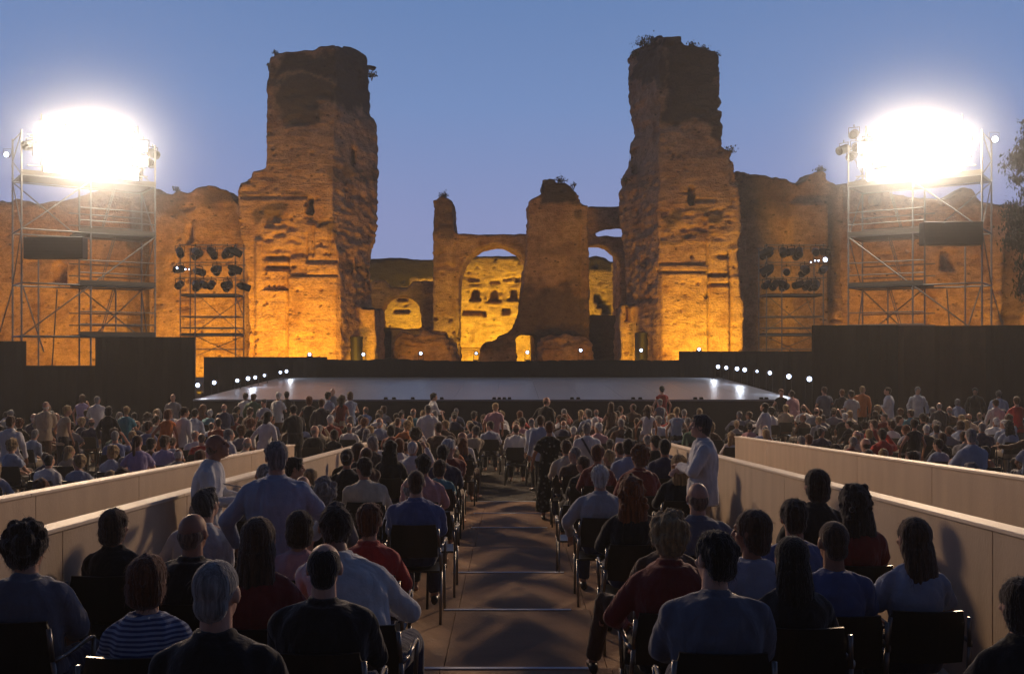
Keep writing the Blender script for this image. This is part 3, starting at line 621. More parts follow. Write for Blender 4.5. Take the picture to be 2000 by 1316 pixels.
# par cans
def parcan(p, rz, tilt, lit, lab, grp):
    e = empty('spotlight', p, rz, label=lab, cat='spotlight', group=grp); e.scale = (1.22,)*3
    Mx = Matrix.Rotation(tilt, 4, 'X')
    b = bmesh.new(); rod(b, Mx@Vector((0,-.26,0)), Mx@Vector((0,.14,0)), .15, .15, 12, cap=False); rod(b, Mx@Vector((0,.14,0)), Mx@Vector((0,.30,0)), .15, .07, 12); obj('housing', b, M['black_metal'], e)
    b = bmesh.new(); rod(b, Mx@Vector((0,-.12,0)), Mx@Vector((0,-.10,0)), .14, .14, 12); obj('lens', b, M['lamp_white'] if lit else M['lens_off'], e)
    b = bmesh.new(); path(b, [(-.18,0,0),(-.18,0,.22),(.18,0,.22),(.18,0,0)], .014, 6); rod(b, (0,0,.22),(0,0,.32), .02); obj('yoke', b, M['black_metal'], e)
def small_tower(px0, px1, d, side, word):
    x0, x1 = X(px0, d), X(px1, d); L = x1-x0; D = 1.5
    root = empty('lighting_tower', (x0, d, 0), label='narrow steel tower hung with black spotlights '+word, cat='scaffold tower', group='narrow spotlight towers')
    top = Z(478, d)
    for x in (0, .27*L, L):
        for y in (0, D):
            if x == .27*L and y: continue
            bm = bmesh.new(); rod(bm, (x,y,0), (x,y,top), .03); obj('standard', bm, M['steel'], root)
    for py in (577, 618, 640, 655, 682):
        z = Z(py, d); bm = bmesh.new()
        for y in (0, D): rod(bm, (0,y,z), (L,y,z), .025)
        for x in (0, L): rod(bm, (x,0,z), (x,D,z), .025)
        obj('ledger', bm, M['steel'], root)
    for py in (578, 655):
        z = Z(py, d); bm = bmesh.new(); box(bm, .03, L-.03, .05, D-.05, z, z+.12); obj('deck', bm, M['deck'], root)
    for (a, b, c, e_) in ((0,655,1,578),(1,655,.2,578),(0,700,1,655),(1,700,.1,655),(1,618,.85,578)):
        bm = bmesh.new(); rod(bm, (a*L,D,Z(b,d)), (c*L,D,Z(e_,d)), .02); obj('diagonal_brace', bm, M['steel'], root)
    rows = [(492, 8, 'top'), (526, 7, 'middle'), (556, 8, 'lowest')]
    rr = random.Random(3+side)
    for (py, n, w) in rows:
        z = Z(py, d); bm = bmesh.new(); rod(bm, (-.1,-.05,z+.33), (L+.1,-.05,z+.33), .025); rod(bm, (-.1,D,z+.33), (L+.1,D,z+.33), .025); obj('lamp_bar', bm, M['steel'], root)
        for k in range(n):
            t = k/(n-1); 
            if w == 'middle' and k in (2,) : continue
            lit = (side < 0 and w == 'middle' and k < 2) or (side > 0 and w == 'middle' and k == n-1)
            rz = rr.uniform(-.5, .5)+(.9*(-side) if rr.random() < .4 else 0)+(1.1*(-side) if k in ((0,) if side>0 else (n-1,)) else 0)
            y = -.05 if k%2 == 0 else D*rr.choice((0, 1))-.05*0
            y = -.05 if y == 0 else y
            parcan((x0+t*L, d+y, z), rz, rr.uniform(-.6,-.15)*-1, False, ['leftmost','second','third','fourth','fifth','sixth','seventh','eighth'][k]+' black spotlight in the '+w+' row of the narrow tower '+word, 'spotlights of the narrow tower '+word)
    return root
small_tower(352, 460, 48.6, -1, 'left of the stage')
small_tower(1497, 1608, 48.6, 1, 'right of the stage')
def glint(px, py, d, r, lab, mat='lamp_white'):
    p = W(px, py, d); e = empty('small_lamp', p, label=lab, cat='lamp')
    b = bmesh.new(); rod(b, (0,.0,0), (0,.22,0), r*1.3, r*.8, 12, cap=False); rod(b, (0,.22,0),(0,.24,0), r*.8, r*.5, 12); path(b, [(-r*1.5,.1,0),(-r*1.5,.1,r*2.2),(r*1.5,.1,r*2.2),(r*1.5,.1,0)], .01, 6); obj('housing', b, M['black_metal'], e)
    b = bmesh.new(); ball(b, (0,.01,0), (r,.03,r), 10, 6); obj('lens', b, M[mat], e, smooth=True)
glint(346,523,48.4,.06,'lit white lamp at the left end of the left narrow tower'); glint(362,526,48.4,.04,'small lit lamp in the left narrow tower, inner of two'); glint(369,526,48.4,.035,'smallest lit lamp in the left narrow tower, rightmost')
glint(1612,507,48.4,.11,'brightest lit lamp at the right end of the right narrow tower'); glint(1599,509,48.4,.045,'small lit lamp just left of the brightest one, right narrow tower'); glint(1592,509,48.4,.04,'small lit lamp in the middle row, right narrow tower'); glint(1584,512,48.4,.035,'faint lit lamp, leftmost of four in the right narrow tower')
glint(1944,272,39.6,.13,'oval white lamp at the outer side of the right scaffold top'); glint(12,302,40.3,.11,'round white lamp at the outer side of the left scaffold top')
for i, (px, py, d, rz, w) in enumerate(((298,300,41.6,.9,'right of the left flood bank, upper'),(292,318,41.6,.6,'right of the left flood bank, lower'),(280,286,41.5,.4,'right of the left flood bank, inner'),(268,342,41.3,.3,'under the right end of the left flood bank'),(60,283,38.7,-.3,'at the left end of the left flood bank'),
   (1648,292,41.6,-1.0,'left of the right flood bank, pointing outward'),(1668,262,41.5,-.5,'left of the right flood bank, highest'),(1672,288,41.5,-.3,'left of the right flood bank, inner'),(1664,305,41.5,-.6,'left of the right flood bank, lower'),(1690,318,41.3,-.2,'under the left end of the right flood bank'),(1694,280,41.3,.2,'left of the right flood bank, nearest to it'),(1720,325,41.0,.1,'under the right flood bank, beside the rail'))):
    parcan(W(px, py, d), rz*1.0, .35, False, 'black spotlight '+w, 'spotlights beside the flood banks')

# ------------------------------------------------------------------ the orange floodlighting of the ruins
OR = (1, .475, .026); YE = (1, .61, .034)
def ground_flood(p, to, power, col, ang, lab, blend=1.0, size=.5):
    p = Vector(p); e = empty('ruin_floodlight', p, label=lab, cat='floodlight', group='ground floodlights among the ruins')
    dv = (Vector(to)-p).normalized(); q = dv.to_track_quat('-Y', 'Z').to_matrix().to_4x4()
    b = bmesh.new(); loft(b, [[q@Vector((sx*w, y, sz*h)) for sx, sz in ((-1,-1),(1,-1),(1,1),(-1,1))] for (y, w, h) in ((-.1,.2,.14),(.0,.19,.13),(.12,.1,.08))]); path(b, [(-.24,0,0),(-.24,0,-.25),(.24,0,-.25),(.24,0,0)], .012, 6)
    obj('housing', b, M['black_metal'], e)
    s = spot('flood_light', p+dv*.2, to, power, col, ang, blend, size); s.parent = e; s.matrix_parent_inverse = Matrix.Translation(-p)
K = 1.05
GF = [((540,59.5),(540,610,62), 420, YE, 150, 'low floodlight at the foot of the left tower, left one'),((630,59.5),(630,610,62), 420, YE, 150, 'low floodlight at the foot of the left tower, right one'),((1340,59.5),(1340,610,62), 380, YE, 150, 'low floodlight at the foot of the right tower, left one'),((1405,59.5),(1405,610,62), 520, YE, 150, 'low floodlight at the foot of the right tower, right one'),((390,63.5),(390,610,66), 350, YE, 150, 'low floodlight at the foot of the curved wall'),((240,71.5),(240,610,74), 420, YE, 150, 'low floodlight at the foot of the wall behind the left scaffold'),((1975,71.5),(1975,610,74), 420, YE, 150, 'low floodlight at the foot of the far right wall'),
      ((560,52),(560,625,62), 5000, OR, 95, 'ground floodlight aimed at the left tower, left one'),
      ((640,54),(625,630,62), 3300, OR, 95, 'ground floodlight aimed at the left tower, right one'),
      ((500,55),(480,650,62), 3000, OR, 95, 'ground floodlight at the curved wall'),
      ((400,58),(380,620,66), 2600, OR, 100, 'ground floodlight behind the left narrow tower'),
      ((200,62),(220,600,74), 2600, OR, 110, 'ground floodlight behind the left scaffold'),
      ((20,64),(30,600,74), 2000, OR, 100, 'ground floodlight near the left edge'),
      ((712,62),(708,640,67), 1100, YE, 60, 'ground floodlight at the left tower doorway'),
      ((1330,53),(1340,630,62), 4600, OR, 90, 'ground floodlight aimed at the right tower, left one'),
      ((1400,55),(1395,630,62), 3400, YE, 70, 'ground floodlight aimed at the right tower, right one'),
      ((1228,62),(1232,640,67), 1100, YE, 60, 'ground floodlight at the right tower doorway'),
      ((1700,66),(1680,600,74), 1500, OR, 110, 'ground floodlight behind the right scaffold'),
      ((1950,67),(1930,600,74), 1500, OR, 110, 'ground floodlight near the right edge'),
      ((870,74.5),(868,600,80), 2600, YE, 90, 'ground floodlight before the great arch'),
      ((830,60),(830,670,71), 900, OR, 50, 'ground floodlight aimed at the left rubble mound'),
      ((1110,60),(1110,670,71), 700, OR, 50, 'ground floodlight aimed at the right rubble mound'),
      ((100,60),(110,600,74), 2600, OR, 110, 'ground floodlight behind the left black screens'),
      ((1850,62),(1850,600,74), 1900, OR, 110, 'ground floodlight behind the netting screen'),
      ((1640,64),(1650,600,74), 1600, OR, 60, 'ground floodlight at the edge of the unlit right wall'),
      ((965,85.5),(965,590,93), 9000, YE, 130, 'ground floodlight behind the great arch'),
      ((785,88.8),(785,610,93), 3200, YE, 140, 'ground floodlight behind the low wall'),
      ((1170,88),(1165,600,93), 3000, YE, 130, 'ground floodlight behind the double arch'),
      ((1200,83),(1210,520,86), 1500, YE, 130, 'ground floodlight inside the double arch'),
      ((940,79),(960,480,83), 900, YE, 120, 'ground floodlight below the great arch'),]
for (g, t, pw, col, ang, lab) in GF:
    ground_flood((X(g[0], g[1]), g[1], .45), W(*t), pw*K, col, ang, lab)
# ------------------------------------------------------------------ raised wooden seating platform, its steps and low walls
EDGE = [7.1+2.02*k for k in range(-4, 8)]
def slope(d): return 1.07-.051*d
def floor_z(x, d):
    d = d-.0
    if -2.95 < x < 3.15 and d < 21.1:
        for e in EDGE:
            if d <= e: return slope(e) if slope(e) > .02 else 0.0
    return 0.0
M['boards'] = plain('worn_brown_boards', (.33, .18, .09), .75, var=.55, scale=1.1, bump=.006, bscale=30, stretch=(1, 2.2, 1))
M['nosing'] = plain('pale_step_edge', (.72, .74, .80), .5, var=.15, scale=9, bump=0)
M['wall_ply'] = plain('pale_painted_ply', (.44, .325, .23), .7, var=.22, scale=1.6, bump=.004, bscale=40, stretch=(3, 3, .5))
M['wall_cap'] = plain('pale_wall_cap', (.62, .50, .38), .6, var=.10, scale=2, bump=.003, bscale=40)
pf = empty('seating_platform', (0, 0, 0), label='stepped brown wooden platform with a central aisle and pale step edges', cat='platform')
prev = -2.0
for i, e in enumerate(EDGE):
    z = slope(e)
    if z < .02: break
    bm = bmesh.new(); xs = [-2.95+6.1*k/5 for k in range(6)]
    for a, b in zip(xs[:-1], xs[1:]): box(bm, a+.003, b-.003, prev, e, z-.16, z)
    box(bm, -2.95, 3.15, e-.03, e-.002, -.05 if z < .2 else z-.5, z-.16)
    st_ = obj('step', bm, M['boards'], pf)
    if i not in (7,):
        bm = bmesh.new(); w = .62 if i % 3 != 2 else .58; box(bm, -.04-w, -.04+w, e-.035, e+.004, z+.001, z+.008); obj('step_edge', bm, M['nosing'], st_)
    prev = e
def low_wall(xf, side, y0, y1, hplane, lab, seams=2.44, th=.13):
    e = empty('low_wall', (0,0,0), label=lab, cat='low wall', group='pale low walls flanking the seating')
    bm = bmesh.new(); y = y0; k = 0
    while y < y1-.01:
        yn = min(y+seams, y1)
        vs = box(bm, min(xf, xf+side*th), max(xf, xf+side*th), y+.006, yn-.006, 0, 1)
        for v in vs:
            t = hplane-.051*v.co.y
            v.co.z = t-.03 if v.co.z > .5 else -.05
        vs = box(bm, min(xf+side*.012, xf+side*(th-.012)), max(xf+side*.012, xf+side*(th-.012)), yn-.006, min(yn+.006, y1), 0, 1)
        for v in vs: v.co.z = (hplane-.051*v.co.y)-.034 if v.co.z > .5 else -.05
        y = yn; k += 1
    obj('panel', bm, M['wall_ply'], e)
    bm = bmesh.new(); y = y0
    while y < y1-.01:
        yn = min(y+3.6, y1); a, b = sorted((xf-side*.02, xf+side*(th+.02)))
        vs = box(bm, a, b, y+.003, yn-.003, 0, 1)
        for v in vs:
            t = hplane-.051*v.co.y; v.co.z = t if v.co.z > .5 else t-.029
        y = yn
    bmesh.ops.bevel(bm, geom=bm.edges[:], offset=.006, segments=1, affect='EDGES')
    obj('cap', bm, M['wall_cap'], e)
low_wall(-2.88, -1, 1.5, 20.4, 2.17, 'nearer pale low wall on the left, running down beside the seats')
low_wall(-4.22, -1, 1.5, 19.3, 2.17, 'outer pale low wall on the left, below the left stand')
low_wall(3.08, 1, 1.5, 20.0, 2.17, 'nearer pale low wall on the right, running down beside the seats')
low_wall(4.75, 1, 1.5, 21.2, 2.27, 'outer pale low wall on the right, below the right stand')
bm = bmesh.new()
for xa, xb in ((-4.2,-3.03),(3.23,4.73)):
    vs = box(bm, xa, xb, 1.5, 20.5, 0, 1)
    for v in vs: v.co.z = max(.012, slope(v.co.y)-.25) if v.co.z > .5 else -.02
obj('ramp', bm, M['boards'], kind='structure')

# ------------------------------------------------------------------ people
def objcol(name, rough, var=.18, scale=9, bump=.004, bscale=60, stretch=(1,1,1), spec=.3, pattern=None, sheen=0, folds=False):
    m, nt, p = newmat(name); L = nt.links.new
    oi = N(nt, 'ShaderNodeObjectInfo'); tcn = N(nt, 'ShaderNodeTexCoord'); mp = N(nt, 'ShaderNodeMapping'); mp.inputs['Scale'].default_value = stretch; L(tcn.outputs['Object'], mp.inputs[0])
    nz = N(nt, 'ShaderNodeTexNoise'); nz.inputs['Scale'].default_value = scale; nz.inputs['Detail'].default_value = 5; L(mp.outputs[0], nz.inputs[0])
    r = N(nt, 'ShaderNodeMapRange'); r.inputs[1].default_value = .3; r.inputs[2].default_value = .7; r.inputs[3].default_value = 1-var; r.inputs[4].default_value = 1+var; L(nz.outputs[0], r.inputs[0])
    mx = N(nt, 'ShaderNodeMix', data_type='RGBA', blend_type='MULTIPLY'); mx.inputs[0].default_value = 1; L(oi.outputs['Color'], mx.inputs[6]); L(r.outputs[0], mx.inputs[7])
    c = mx.outputs[2]
    if pattern == 'stripe':
        w = N(nt, 'ShaderNodeTexWave', wave_type='BANDS', bands_direction='Z'); w.inputs['Scale'].default_value = 15; w.inputs['Distortion'].default_value = .6; L(tcn.outputs['Object'], w.inputs[0])
        rr = N(nt, 'ShaderNodeValToRGB'); rr.color_ramp.elements[0].position = .45; rr.color_ramp.elements[1].position = .55; rr.color_ramp.elements[0].color = (.22,.25,.4,1); L(w.outputs[0], rr.inputs[0])
        m2 = N(nt, 'ShaderNodeMix', data_type='RGBA', blend_type='MULTIPLY'); m2.inputs[0].default_value = 1; L(c, m2.inputs[6]); L(rr.outputs[0], m2.inputs[7]); c = m2.outputs[2]
    if pattern == 'floral':
        w = N(nt, 'ShaderNodeTexVoronoi'); w.inputs['Scale'].default_value = 13; L(tcn.outputs['Object'], w.inputs[0])
        rr = N(nt, 'ShaderNodeValToRGB'); rr.color_ramp.elements[0].position = .20; rr.color_ramp.elements[0].color = (.16,.17,.15,1); rr.color_ramp.elements[1].position = .33; rr.color_ramp.elements[1].color = (.008,.008,.009,1); L(w.outputs['Distance'], rr.inputs[0]); c = rr.outputs[0]
    L(c, p.inputs['Base Color']); p.inputs['Roughness'].default_value = rough; p.inputs['Specular IOR Level'].default_value = spec
    if sheen: p.inputs['Sheen Weight'].default_value = sheen; p.inputs['Sheen Roughness'].default_value = .5
    n2 = N(nt, 'ShaderNodeTexNoise'); n2.inputs['Scale'].default_value = bscale; n2.inputs['Detail'].default_value = 3; L(mp.outputs[0], n2.inputs[0])
    b0 = N(nt, 'ShaderNodeBump'); b0.inputs['Distance'].default_value = .016 if folds else 0
    if folds:
        mq = N(nt, 'ShaderNodeMapping'); mq.inputs['Scale'].default_value = (1.0, 1.0, .45); mq.inputs['Rotation'].default_value = (0, .5, 0); L(tcn.outputs['Object'], mq.inputs[0])
        n3 = N(nt, 'ShaderNodeTexNoise'); n3.inputs['Scale'].default_value = 5.5; n3.inputs['Detail'].default_value = 2.5; n3.inputs['Distortion'].default_value = .4; L(mq.outputs[0], n3.inputs[0])
        ab = N(nt, 'ShaderNodeMath', operation='PINGPONG'); ab.inputs[1].default_value = .22; L(n3.outputs[0], ab.inputs[0]); sc_ = N(nt, 'ShaderNodeMath', operation='MULTIPLY'); sc_.inputs[1].default_value = 4; L(ab.outputs[0], sc_.inputs[0]); L(sc_.outputs[0], b0.inputs['Height'])
    b = N(nt, 'ShaderNodeBump'); b.inputs['Distance'].default_value = bump; L(n2.outputs[0], b.inputs['Height'])
    if folds: L(b0.outputs[0], b.inputs['Normal'])
    b = b; L(b.outputs[0], p.inputs['Normal'])
    return m
M['skin'] = objcol('skin', .55, .10, 14, .001, 90)
M['cloth'] = objcol('woven_cloth', .85, .12, 7, .003, 70, spec=.2, sheen=.25, folds=True)
M['stripe'] = objcol('striped_jersey', .85, .08, 7, .003, 70, spec=.2, pattern='stripe', folds=True)
M['floral'] = objcol('floral_cloth', .85, .08, 7, .003, 70, spec=.2, pattern='floral')
M['hair'] = objcol('hair', .82, .6, 55, .010, 150, stretch=(1,1,.12), spec=.18, sheen=.35)
M['shoe'] = plain('dark_leather', (.02,.015,.012), .4, bump=0); M['eye'] = plain('eye', (.03,.02,.02), .15, bump=0)
M['chair_black'] = plain('black_chair_shell', (.012,.012,.013), .38, var=.2, scale=5, bump=.001)
M['tube'] = plain('worn_chair_tube', (.22,.21,.20), .35, metal=.8, var=.25, scale=7, bump=0)
M['paper'] = plain('paper', (.62,.62,.62), .8, var=.05, bump=0); M['bag'] = plain('bag_fabric', (.03,.03,.05), .7, bump=.003)

def ell(c, rx, ry, n=16, up=Vector((0,0,1))):
    return [Vector(c)+Vector((rx*math.cos(t), ry*math.sin(t), 0)) for t in [2*math.pi*i/n for i in range(n)]]
def lerp(a, b, t): return a+(b-a)*t
def pose(kind='sit', lean=(0,0), yaw=0, pitch=0, roll=0, arms=None, w=1.0, fem=False, twist=0, legs=None, tall=1):
    w = .93*w+.02; P = dict(kind=kind, w=w, fem=fem)
    if kind == 'sit':
        hip = Vector((0, -.02, .55)); sh = Vector((lean[0], -.07+lean[1], 1.0)); tl = .46
        kn = [Vector((-.12,.42,.52)), Vector((.12,.42,.52))]; an = [Vector((-.13,.44,.09)), Vector((.13,.44,.09))]
        da = {'L': [Vector((-.225,.03,.76)), Vector((-.10,.27,.66))], 'R': [Vector((.225,.03,.76)), Vector((.10,.27,.66))]}
    else:
        hip = Vector((0, 0, .93)); sh = Vector((lean[0], -.01+lean[1], 1.43))
        kn = [Vector((-.10,.02,.50)), Vector((.10,.02,.50))]; an = [Vector((-.11,-.02,.09)), Vector((.11,-.02,.09))]
        da = {'L': [Vector((-.27,-.02,1.15)), Vector((-.27,.09,.91))], 'R': [Vector((.27,-.02,1.15)), Vector((.27,.09,.91))]}
    d = (sh-hip).normalized(); neck = sh+d*.055+Vector((0,.01,0)); head = neck+d*.045+Vector((lean[0]*.25, .03+lean[1]*.2, .085))
    if arms:
        for k, v in arms.items(): da[k] = [Vector(v[0])+Vector((lean[0],lean[1],0))*.7, Vector(v[1])+Vector((lean[0],lean[1],0))*.5]
    if legs:
        kn = [Vector(v) for v in legs[0]]; an = [Vector(v) for v in legs[1]]
    tw = Matrix.Rotation(R(twist), 3, 'Z')
    sw = .148 if fem else .170
    P.update(hip=hip, sh=sh, neck=neck, head=head, kn=kn, an=an, arms=da, tw=tw, sw=sw*(.55+.45*w),
             Mh=Matrix.Translation(head) @ Matrix.Rotation(R(-yaw-twist*-1*0), 4, 'Z') @ Matrix.Rotation(R(roll), 4, 'Y') @ Matrix.Rotation(R(-pitch), 4, 'X'))
    return P
def torso(bm, P, off, top=1.0, low=0.0):
    hip, sh, w, f, tw = P['hip'], P['sh'], P['w'], P['fem'], P['tw']; rings = []
    prof = [(-.10,.15,.115),(0,.17 if f else .162,.125),(.28,.132 if f else .150,.108),(.45,.140 if f else .156,.115),(.7,.155 if f else .172,.125),(.86,.158 if f else .176,.112),(.95,.140 if f else .158,.098),(1.02,.105 if f else .118,.084),(1.08,.078,.070),(1.15,.060,.060)]
    for t, rx, ry in prof:
        if t > top or t < low: continue
        c = hip.lerp(sh, t); c.y += -.035*math.sin(math.pi*min(max(t,0),1))*(1 if P['kind'] == 'sit' else .3)
        belly = (w-1)*(.10 if t < .6 else .04)
        r = ell((0,0,0), rx*w+off, ry*(.4+.6*w)+off+max(0,belly)*.2)
        m = tw if t > .4 else Matrix.Identity(3)
        rings.append([c+m@p for p in r])
    loft(bm, rings)
def shoulders(P):
    s = P['tw']@Vector((P['sw'],0,0)); return {'L': P['sh']-s+Vector((0,0,-.062)), 'R': P['sh']+s+Vector((0,0,-.062))}
def hand(bm, wrist, d, side, grip=.5, rs=1.0):
    d = d.normalized(); up = Vector((0,0,1)); s = d.cross(up)
    if s.length < .2: s = Vector((1,0,0))
    s.normalize(); nrm = s.cross(d).normalized()     # back of the hand
    c = wrist+d*.045
    M3 = Matrix((s, d, nrm)).transposed()
    ball(bm, c, (.040*rs,.050*rs,.017*rs), 10, 6, M3)
    for k, (o_, L) in enumerate(((-.027,.070),(-.009,.080),(.009,.075),(.026,.058))):
        a = wrist+d*.082+s*o_; b = a+(d*math.cos(grip)-nrm*math.sin(grip))*L*.55; e = b+(d*math.cos(grip*2.1)-nrm*math.sin(grip*2.1))*L*.5
        rod(bm, a-d*.02, b, .0095, .0088, 6); rod(bm, b, e, .0088, .0075, 6); ball(bm, b, (.0092,)*3, 6, 4); ball(bm, e, (.0078,)*3, 6, 4)
    t = s*(-1 if side == 'R' else 1)
    a = wrist+d*.03+t*.028; b = a+(t*.6+d*.8-nrm*.3).normalized()*.038; e = b+(t*.15+d-nrm*.4).normalized()*.03
    rod(bm, a, b, .012, .0105, 6); rod(bm, b, e, .0105, .008, 6); ball(bm, b, (.0107,)*3, 6, 4); ball(bm, e, (.0085,)*3, 6, 4)
def limb(bm, a, b, ra, rb, n=12):
    rod(bm, a, b, ra, rb, n); ball(bm, a, (ra,)*3, n, 8); ball(bm, b, (rb,)*3, n, 8)
def body_mesh(P, vox):
    bm = bmesh.new(); torso(bm, P, 0); w = .8+.2*P['w']; f = .9 if P['fem'] else 1
    S = shoulders(P)
    for k in 'LR':
        e, wr = P['arms'][k]; rod(bm, S[k]+Vector((0,0,.02)), P['neck']+Vector((0,0,-.03)), .042*w*f, .045, 12); limb(bm, S[k], e, .052*w*f, .040*w*f); limb(bm, e, wr, .040*w*f, .026*f); ball(bm, e.lerp(wr,.25), (.041*f,)*3, 8, 6)
        hand(bm, wr, (wr-e), k)
    for i in (0, 1):
        h = P['hip']+Vector((-.085 if i == 0 else .085, 0, -.02)); kn, an = P['kn'][i], P['an'][i]
        limb(bm, h, kn, .085*w, .056*w); limb(bm, kn, an, .054*w, .034); c = kn.lerp(an, .3); ball(bm, c+Vector((0,-.012,0)), (.052,.055,.09), 10, 8)
        d = Vector((0,1,0)) if P['kind'] == 'sit' or True else Vector((0,1,0))
        f0 = Vector((an.x, an.y-.05, an.z-.055)); f1 = Vector((an.x+(-.02 if i == 0 else .02), an.y+.14, an.z-.065))
        limb(bm, f0, f1, .032, .026, 8); rod(bm, an, f0+Vector((0,.04,0)), .036, .034, 8)
    # neck and head
    limb(bm, P['neck']-Vector((0,0,.05)), P['head']-Vector((0,.012,.04)), .060*w*f, .054*f)
    Mh = P['Mh']; T = lambda x, y, z: Mh@Vector((x,y,z)); R3 = Mh.to_3x3()
    ball(bm, T(0,-.012,.028), (.074,.093,.086), 20, 14, R3); ball(bm, T(0,.022,-.030), (.058,.066,.085), 16, 12, R3)
    ball(bm, T(0,.058,-.092), (.028,.024,.020), 8, 6, R3); ball(bm, T(0,.080,.030), (.048,.014,.012), 10, 6, R3)
    rod(bm, T(0,.082,.018), T(0,.104,-.022), .008, .013, 8); ball(bm, T(0,.100,-.026), (.015,.013,.011), 8, 6, R3)
    for s in (-1, 1):
        ball(bm, T(s*.076,-.004,-.002), (.010,.021,.032), 8, 8, R3); ball(bm, T(s*.040,.055,-.020), (.024,.022,.020), 8, 6, R3)
    ball(bm, T(0,.082,-.052), (.024,.010,.006), 8, 6, R3); ball(bm, T(0,.080,-.063), (.021,.010,.007), 8, 6, R3)
    me = remesh(bm, vox, smooth=1)
    return me
def fold(me, P, amp, seed, sc=5.0):
    v = verts_of(me); n = norms_of(me)
    a = fbm(v*np.array([1.3,1.0,.55]), sc, 3, seed); r = 1-np.abs(a)*3.2; r = np.clip(r, -1, 1)
    set_verts(me, v+n*(r*amp*.55+fbm(v, 16, 2, seed+4)*amp*.4)[:,None]); return me
def top_mesh(P, vox, sleeve='long', off=.014, hem=-.04, collar=True, dress=False, seed=0):
    bm = bmesh.new(); torso(bm, P, off, top=1.09, low=hem); S = shoulders(P); w = .8+.2*P['w']; f = .9 if P['fem'] else 1
    for k in 'LR':
        e, wr = P['arms'][k]; ball(bm, S[k], (.060*w*f+off*.3,)*3, 12, 8); rod(bm, S[k]+Vector((0,0,.02)), P['neck']+Vector((0,0,-.035)), .045*w*f+off*.3, .050, 12)
        if sleeve == 'none': continue
        if sleeve == 'short': rod(bm, S[k], S[k].lerp(e, .72), .060*w*f+off*.4, .056*f+off*.7, 14)
        else:
            rod(bm, S[k], e, .060*w*f+off*.4, .048*w*f+off*.5, 14); ball(bm, e, (.048*w*f+off*.5,)*3, 12, 8); t = .94 if sleeve == 'long' else .35
            rod(bm, e, e.lerp(wr, t), .048*w*f+off*.5, lerp(.048, .034, t)+off*.4, 14)
    if collar:
        c = P['neck']+Vector((0,-.006,0)); loft(bm, [ell(c+Vector((0,-.006,-.05)), .085, .078), ell(c+Vector((0,-.004,-.01)), .070, .070), ell(c+Vector((0,.0,.012)), .069, .067)])
    if P['kind'] == 'stand' and not dress:     # hanging hem
        h = P['hip']; loft(bm, [ell(h+Vector((0,0,-.12 if hem < -.02 else -.02)), .172*P['w']+off, .128*P['w']+off), ell(h+Vector((0,0,.14)), .155*P['w']+off, .118*P['w']+off)])
    if dress:
        h = P['hip']; loft(bm, [ell(h+Vector((0,0,-.78)), .25, .20), ell(h+Vector((0,0,-.35)), .225, .175), ell(h+Vector((0,0,0)), .19*P['w'], .14*P['w']), ell(h+Vector((0,0,.2)), .155*P['w'], .12*P['w'])])
    me = remesh(bm, vox, smooth=2)
    return fold(me, P, .016 if off < .02 else .012, seed)
def bottom_mesh(P, vox, skirt=False, seed=0):
    bm = bmesh.new(); h = P['hip']; w = .8+.2*P['w']
    loft(bm, [ell(h+Vector((0,0,-.09)), .16*w, .125*w), ell(h, .172*w, .135*w), ell(h+Vector((0,0,.10)), .160*w, .122*w)])
    for i in (0, 1):
        hp = h+Vector((-.085 if i == 0 else .085, 0, -.02)); kn, an = P['kn'][i], P['an'][i]
        rod(bm, hp, kn, .096*w, .070*w, 14); ball(bm, hp, (.096*w,)*3, 12, 8); ball(bm, kn, (.070*w,)*3, 12, 8)
        rod(bm, kn, kn.lerp(an, .45 if skirt else .97), .070*w, .06*w, 14)
        if skirt and P['kind'] == 'sit': rod(bm, Vector((0, hp.y, hp.z-.01)), Vector((0, kn.y, kn.z)), .09, .08, 12)
    return fold(remesh(bm, vox, smooth=1), P, .010, seed+50)

